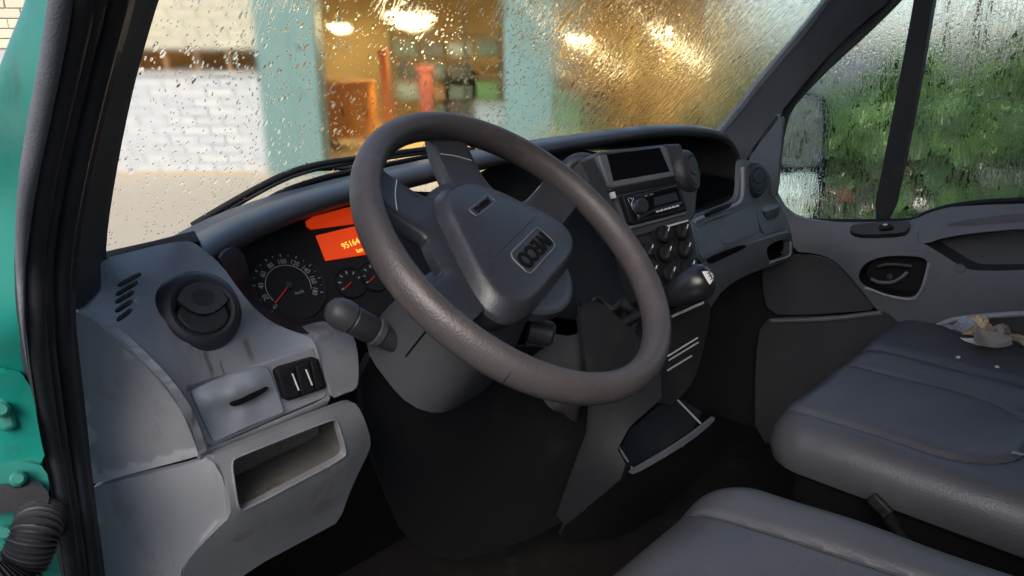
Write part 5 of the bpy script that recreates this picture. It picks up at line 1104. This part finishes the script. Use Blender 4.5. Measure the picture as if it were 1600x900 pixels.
# lower lining with its pocket
TL = TPS([(1238, 395, dict(X=1.285)), (1300, 404, dict(X=1.285)), (1350, 460, dict(X=1.285)), (1400, 512, dict(X=1.285)), (1230, 480, dict(X=1.29)), (1370, 484, dict(X=1.285)), (1220, 640, dict(X=1.31)), (1330, 600, dict(X=1.30)), (1210, 440, dict(X=1.29))])
patch('lower_lining', [(1195, 400), (1240, 397), (1270, 399), (1300, 408), (1322, 428), (1348, 460), (1374, 484), (1320, 488), (1260, 492), (1200, 492), (1190, 440)], TL, 'mid', pd, thick=.01, back=(1, 0, 0), step=12)
TP = TPS([(1200, 500, dict(X=1.235)), (1300, 496, dict(X=1.232)), (1385, 490, dict(X=1.24)), (1400, 520, dict(X=1.25)), (1330, 600, dict(X=1.26)), (1240, 660, dict(X=1.27)), (1190, 560, dict(X=1.26))])
pkt = patch('door_pocket', [(1190, 500), (1230, 497), (1300, 496), (1350, 490), (1376, 488), (1392, 500), (1420, 525), (1460, 560), (1380, 640), (1260, 700), (1180, 700), (1180, 560)], TP, 'mid', pd, thick=.02, back=(1, 0, 0), step=14, bevel=.005)
sweep('pocket_rim', [TP.pt(u, v) for u, v in ((1205, 501), (1260, 500), (1310, 497), (1350, 492), (1378, 489))], .006, 'mid2', pkt, 8, 4)
TQ = TPS([(1450, 510, dict(X=1.25)), (1600, 494, dict(X=1.25)), (1760, 485, dict(X=1.25)), (1600, 560, dict(X=1.26)), (1760, 560, dict(X=1.26)), (1460, 530, dict(X=1.255))])
lpk = patch('rear_pocket', [(1468, 508), (1490, 500), (1540, 494), (1600, 490), (1780, 482), (1780, 580), (1600, 580), (1470, 560)], TQ, 'mid', pd, thick=.02, back=(1, 0, 0), step=14)
sweep('pocket_rim', [TQ.pt(u, v) for u, v in ((1466, 509), (1490, 500), (1540, 494), (1620, 489), (1780, 481))], .007, 'grey', lpk, 8, 4)
# waist seal of the window and window frame parts
sweep('waist_seal', [U(u, v, X=1.30) for u, v in ((1234, 343), (1300, 346), (1420, 345), (1448, 334), (1485, 323), (1540, 316), (1600, 313), (1780, 304))], .007, 'black', pd, 8, 5)
TB = TPS([(1458, 0, dict(X=1.272)), (1380, 345, dict(X=1.31)), (1420, 180, dict(X=1.292)), (1430, 0, dict(X=1.272)), (1490, -140, dict(X=1.255)), (1440, -140, dict(X=1.255))])
patch('divider_bar', [(1450, -140), (1428, 0), (1408, 110), (1385, 230), (1362, 346), (1391, 347), (1415, 240), (1440, 110), (1458, 0), (1485, -140)], TB, 'rubber', pd, thick=.025, back=(1, 0, 0), step=12, bevel=.003)
# front window frame along the pillar (trim triangle)
TF = TPS([(1165, 262, dict(X=1.29)), (1200, 215, dict(X=1.295)), (1218, 190, dict(X=1.30)), (1215, 270, dict(X=1.295)), (1240, 345, dict(X=1.285)), (1300, 110, dict(X=1.295)), (1400, 0, dict(X=1.28)), (1206, 300, dict(X=1.285))])
patch('mirror_triangle', [(1164, 262), (1180, 232), (1196, 212), (1212, 192), (1224, 178), (1222, 210), (1218, 250), (1214, 296), (1209, 310), (1196, 290)], TPS([(u, v, dict(T=TF(u, v)-.02)) for u, v in ((1165, 262), (1220, 190), (1210, 300), (1196, 240))]), 'mid2', pd, thick=.012, back=(1, 0, 0), step=9)
patch('window_frame', [(1212, 300), (1216, 250), (1222, 205), (1232, 172), (1262, 138), (1300, 100), (1350, 55), (1402, 4), (1480, -80), (1440, -80), (1392, -2), (1340, 42), (1290, 92), (1248, 140), (1215, 182), (1210, 230), (1206, 270), (1206, 300)], TF, 'rubber', pd, thick=.02, back=(1, 0, 0), step=10)
def side(a, b):                                                     # glass of the door: front fixed light and drop glass
    y = .50-1.15*a; z = -.235+.935*b; return V3(1.335-.075*b, y, z)
pane('side_window', side, lambda a, b: (a*1.15, b*.935-.095), 'wet_side', 'inner_glass', 8, 8, pd, .005, (-1, 0, 0))
box('door_skin', WF, (1.36, -1.0, -1.05), (1.40, .30, -.27), 'teal', pd, .01)
box('door_core', WF, (1.345, -1.0, -1.05), (1.358, .44, -.25), 'deep', pd, .002)
box('frame_rear', WF, (1.25, -1.02, -.2), (1.33, -.95, .68), 'rubber', pd, .005)
# ---- outside mirror
mr = thing('door_mirror', 'black two glass door mirror outside the quarter window', 'mirror', tuple(U(1262, 330, X=1.62)))
FM = frame(U(1260, 240, X=1.60), (.80, -.55, 0), nrm((-.50, -.86, .0)))
mh = pplate('housing', [(1206, 170), (1222, 156), (1250, 146), (1285, 146), (1296, 158), (1299, 190), (1296, 250), (1290, 310), (1284, 345), (1270, 352), (1205, 352), (1200, 270)], FM, -.09, 0, 'black', mr, .008, 1)
pplate('mirror_glass', [(1212, 262), (1214, 215), (1222, 180), (1236, 160), (1254, 151), (1278, 150), (1284, 165), (1287, 200), (1285, 240), (1283, 256), (1270, 261)], FM, .001, .004, 'mirror', mh, .001, 1)
pplate('wide_glass', [(1208, 273), (1240, 269), (1276, 268), (1278, 290), (1274, 330), (1266, 346), (1212, 346), (1206, 320)], (FM[0], FM[1], nrm(np.cross(nrm(FM[3]+V3(0, 0, .16)), FM[1])), nrm(FM[3]+V3(0, 0, .16))), .024, .027, 'mirror', mh, .001, 1)
sweep('mirror_arm', [L2W(FM, (-.05, -.02, -.04)), V3(1.45, .42, -.02), V3(1.36, .40, -.05)], .018, 'black', mr, 10, 4)
# ---- litter on the bench
def crumple(name, label, cat, u, v, size, m, seed, sq=(1, 1, .6), lift=0, tilt=None):
    rs = np.random.RandomState(seed); p0 = U(u, v, Z=-.35); zb = zben(min(1.25, max(.56, p0[0])), min(-.08, p0[1])); p0 = U(u, v, Z=zb+size*.30+lift)
    bm = bmesh.new(); bmesh.ops.create_icosphere(bm, subdivisions=3, radius=1); vs = []
    dirs = [(nrm(rs.randn(3)), rs.uniform(.35, .85)) for _ in range(16)]
    for v_ in bm.verts:
        q = np.array(v_.co); s_ = min([d_[1]/(q @ d_[0]) for d_ in dirs if q @ d_[0] > .15]+[1.15]); q = q*s_*(1+.10*rs.randn())
        vs.append(p0+np.array((q[0]*sq[0], q[1]*sq[1], max(q[2]*sq[2], -.55*sq[2])))*size)
    fs = [[x.index for x in f.verts] for f in bm.faces]; bm.free()
    return tag(obj(name, vs, fs, m, None, ang=12), label, cat)
def sheet(name, label, cat, u, v, size, m, seed, fold=.5, lift=0., asp=1.0, n=15):
    rs = np.random.RandomState(seed); p0 = U(u, v, Z=-.35); zb = zben(min(1.25, max(.56, p0[0])), min(-.08, p0[1])); p0 = U(u, v, Z=zb+size*.22+lift)
    cr = [(rs.randn(2), rs.uniform(-1, 1), rs.uniform(.25, 1)) for _ in range(7)]; rot = rs.uniform(0, 6.28); ca, sa = math.cos(rot), math.sin(rot); vs = []
    for i in range(n):
        for j in range(n):
            a, b_ = -1+2*i/(n-1), (-1+2*j/(n-1))*asp; k = 1-.13*rs.rand()*(abs(a) > .9 or abs(b_) > .9*asp); a *= k; b_ *= k
            h_ = sum(w_*abs(d_[0]*a+d_[1]*b_+o_) for d_, o_, w_ in cr)*fold*.30-.35*fold; x = a*(1-.45*fold*abs(a)); y = b_*(1-.45*fold*abs(b_))
            vs.append(p0+size*np.array((ca*x-sa*y, sa*x+ca*y, max(-.22-lift/size, h_))))
    fs = [[i*n+j, i*n+j+1, (i+1)*n+j+1, (i+1)*n+j] for i in range(n-1) for j in range(n-1)]
    o = obj(name, vs, fs, m, None, ang=14); md = o.modifiers.new('t', 'SOLIDIFY'); md.thickness = .0012
    return tag(o, label, cat)
crumple('paper_scrap', 'crumpled tan paper on top of the litter heap', 'paper', 1529, 511, .046, 'paper_tan', 3, (1, .9, .85), .016)
crumple('paper_scrap', 'crumpled dark grey paper right of the tan one', 'paper', 1562, 524, .034, 'paper_grey', 5, (.8, 1, .85))
sheet('paper_scrap', 'flattened brown grey paper at the front of the litter heap', 'paper', 1549, 543, .040, 'paper_grey', 8, .32)
sheet('wrapper', 'silver speckled wrapper at the left of the litter heap', 'wrapper', 1497, 521, .036, 'foil', 11, .6, .0, .6)
sheet('wrapper', 'small white wrapper corner below the tan paper', 'wrapper', 1522, 538, .026, 'paper_white', 14, .5)
sheet('wrapper', 'thin pale wrapper strip tucked behind the tan paper', 'wrapper', 1507, 505, .020, 'paper_white', 17, .4, .0, .4)
sheet('paper_scrap', 'torn tan paper end sticking up from the litter heap', 'paper', 1537, 496, .020, 'paper_tan', 23, .6, .02, .7)
crumple('paper_scrap', 'brown dried scrap at the back of the litter heap', 'paper', 1520, 497, .018, 'straw', 21, (1.2, .8, .5))
for k, (du, lb) in enumerate(((0, 'upper dry straw lying right of the litter heap'), (6, 'lower dry straw lying right of the litter heap'))):
    a, b_ = U(1578+du, 524+du, Z=-.343), U(1612, 540+du*1.5, Z=-.343); tag(sweep('straw_stalk', [a, (a+b_)/2+V3(0, 0, .006), b_], [.005, .006, .004], 'straw', None, 6, 4), lb, 'straw', 'straws on the bench')
for k, (u, v, lb) in enumerate(((1497, 558, 'pale crumb alone in front of the silver wrapper'), (1558, 573, 'longer pale crumb nearest the seat ridge'), (1546, 579, 'small pale crumb below the longer one'))):
    p = U(u, v, Z=-.35); p = U(u, v, Z=zben(p[0], p[1])+.002); bm = bmesh.new(); bmesh.ops.create_icosphere(bm, subdivisions=1, radius=1)
    vs = [p+np.array(x.co)*np.array((.006, .004, .002))*(1+.2*random.random()) for x in bm.verts]; fs = [[x.index for x in f.verts] for f in bm.faces]; bm.free()
    tag(obj('crumb', vs, fs, 'crumb'), lb, 'crumb', 'crumbs on the bench')
# ================================================================== pillars carried on up to the roof
def carry_up(name, T, top, low, m, parent, thick=.02):
    """continues a pillar strip from its last measured edge to the roof line"""
    A = [T.pt(*q) for q in dens(top, 12, False)]; c1 = sum(A)/len(A); c0 = sum(T.pt(*q) for q in low)/len(low); d_ = nrm(c1-c0); L_ = max(.02, (ROOF+.02-c1[2])/max(.2, d_[2]))
    rows = [[p+d_*L_*s_+V3(.0, -.05, 0)*L_*s_*s_ for p in A] for s_ in np.linspace(-.02, 1, 10)]
    grid(name, rows, m, parent, thick=thick, ang=80)
carry_up('pillar_trim', T_trim, [(299, -148), (256, -148)], [(248, 0), (205, 0)], 'trimfab', van)
carry_up('door_seal', T_seal, [(151, -148), (249, -148)], [(112, -20), (205, 0)], 'rubber', van)
carry_up('door_jamb', T_jamb, [(86, -148), (147, -148)], [(45, 0), (105, 0)], 'teal', van)
carry_up('pillar_trim', T_fp, [(1371, -98), (1479, -98)], [(1292, 0), (1395, 0)], 'mid2', van)
carry_up('window_frame', TF, [(1441, -78), (1479, -78)], [(1392, 0), (1402, 0)], 'rubber', pd)
carry_up('divider_bar', TB, [(1451, -138), (1484, -138)], [(1428, 0), (1458, 0)], 'rubber', pd)
box('header_rail', WF, (-.30, -.08, ROOF-.045), (1.28, .06, ROOF+.01), 'trimfab', van, .015)
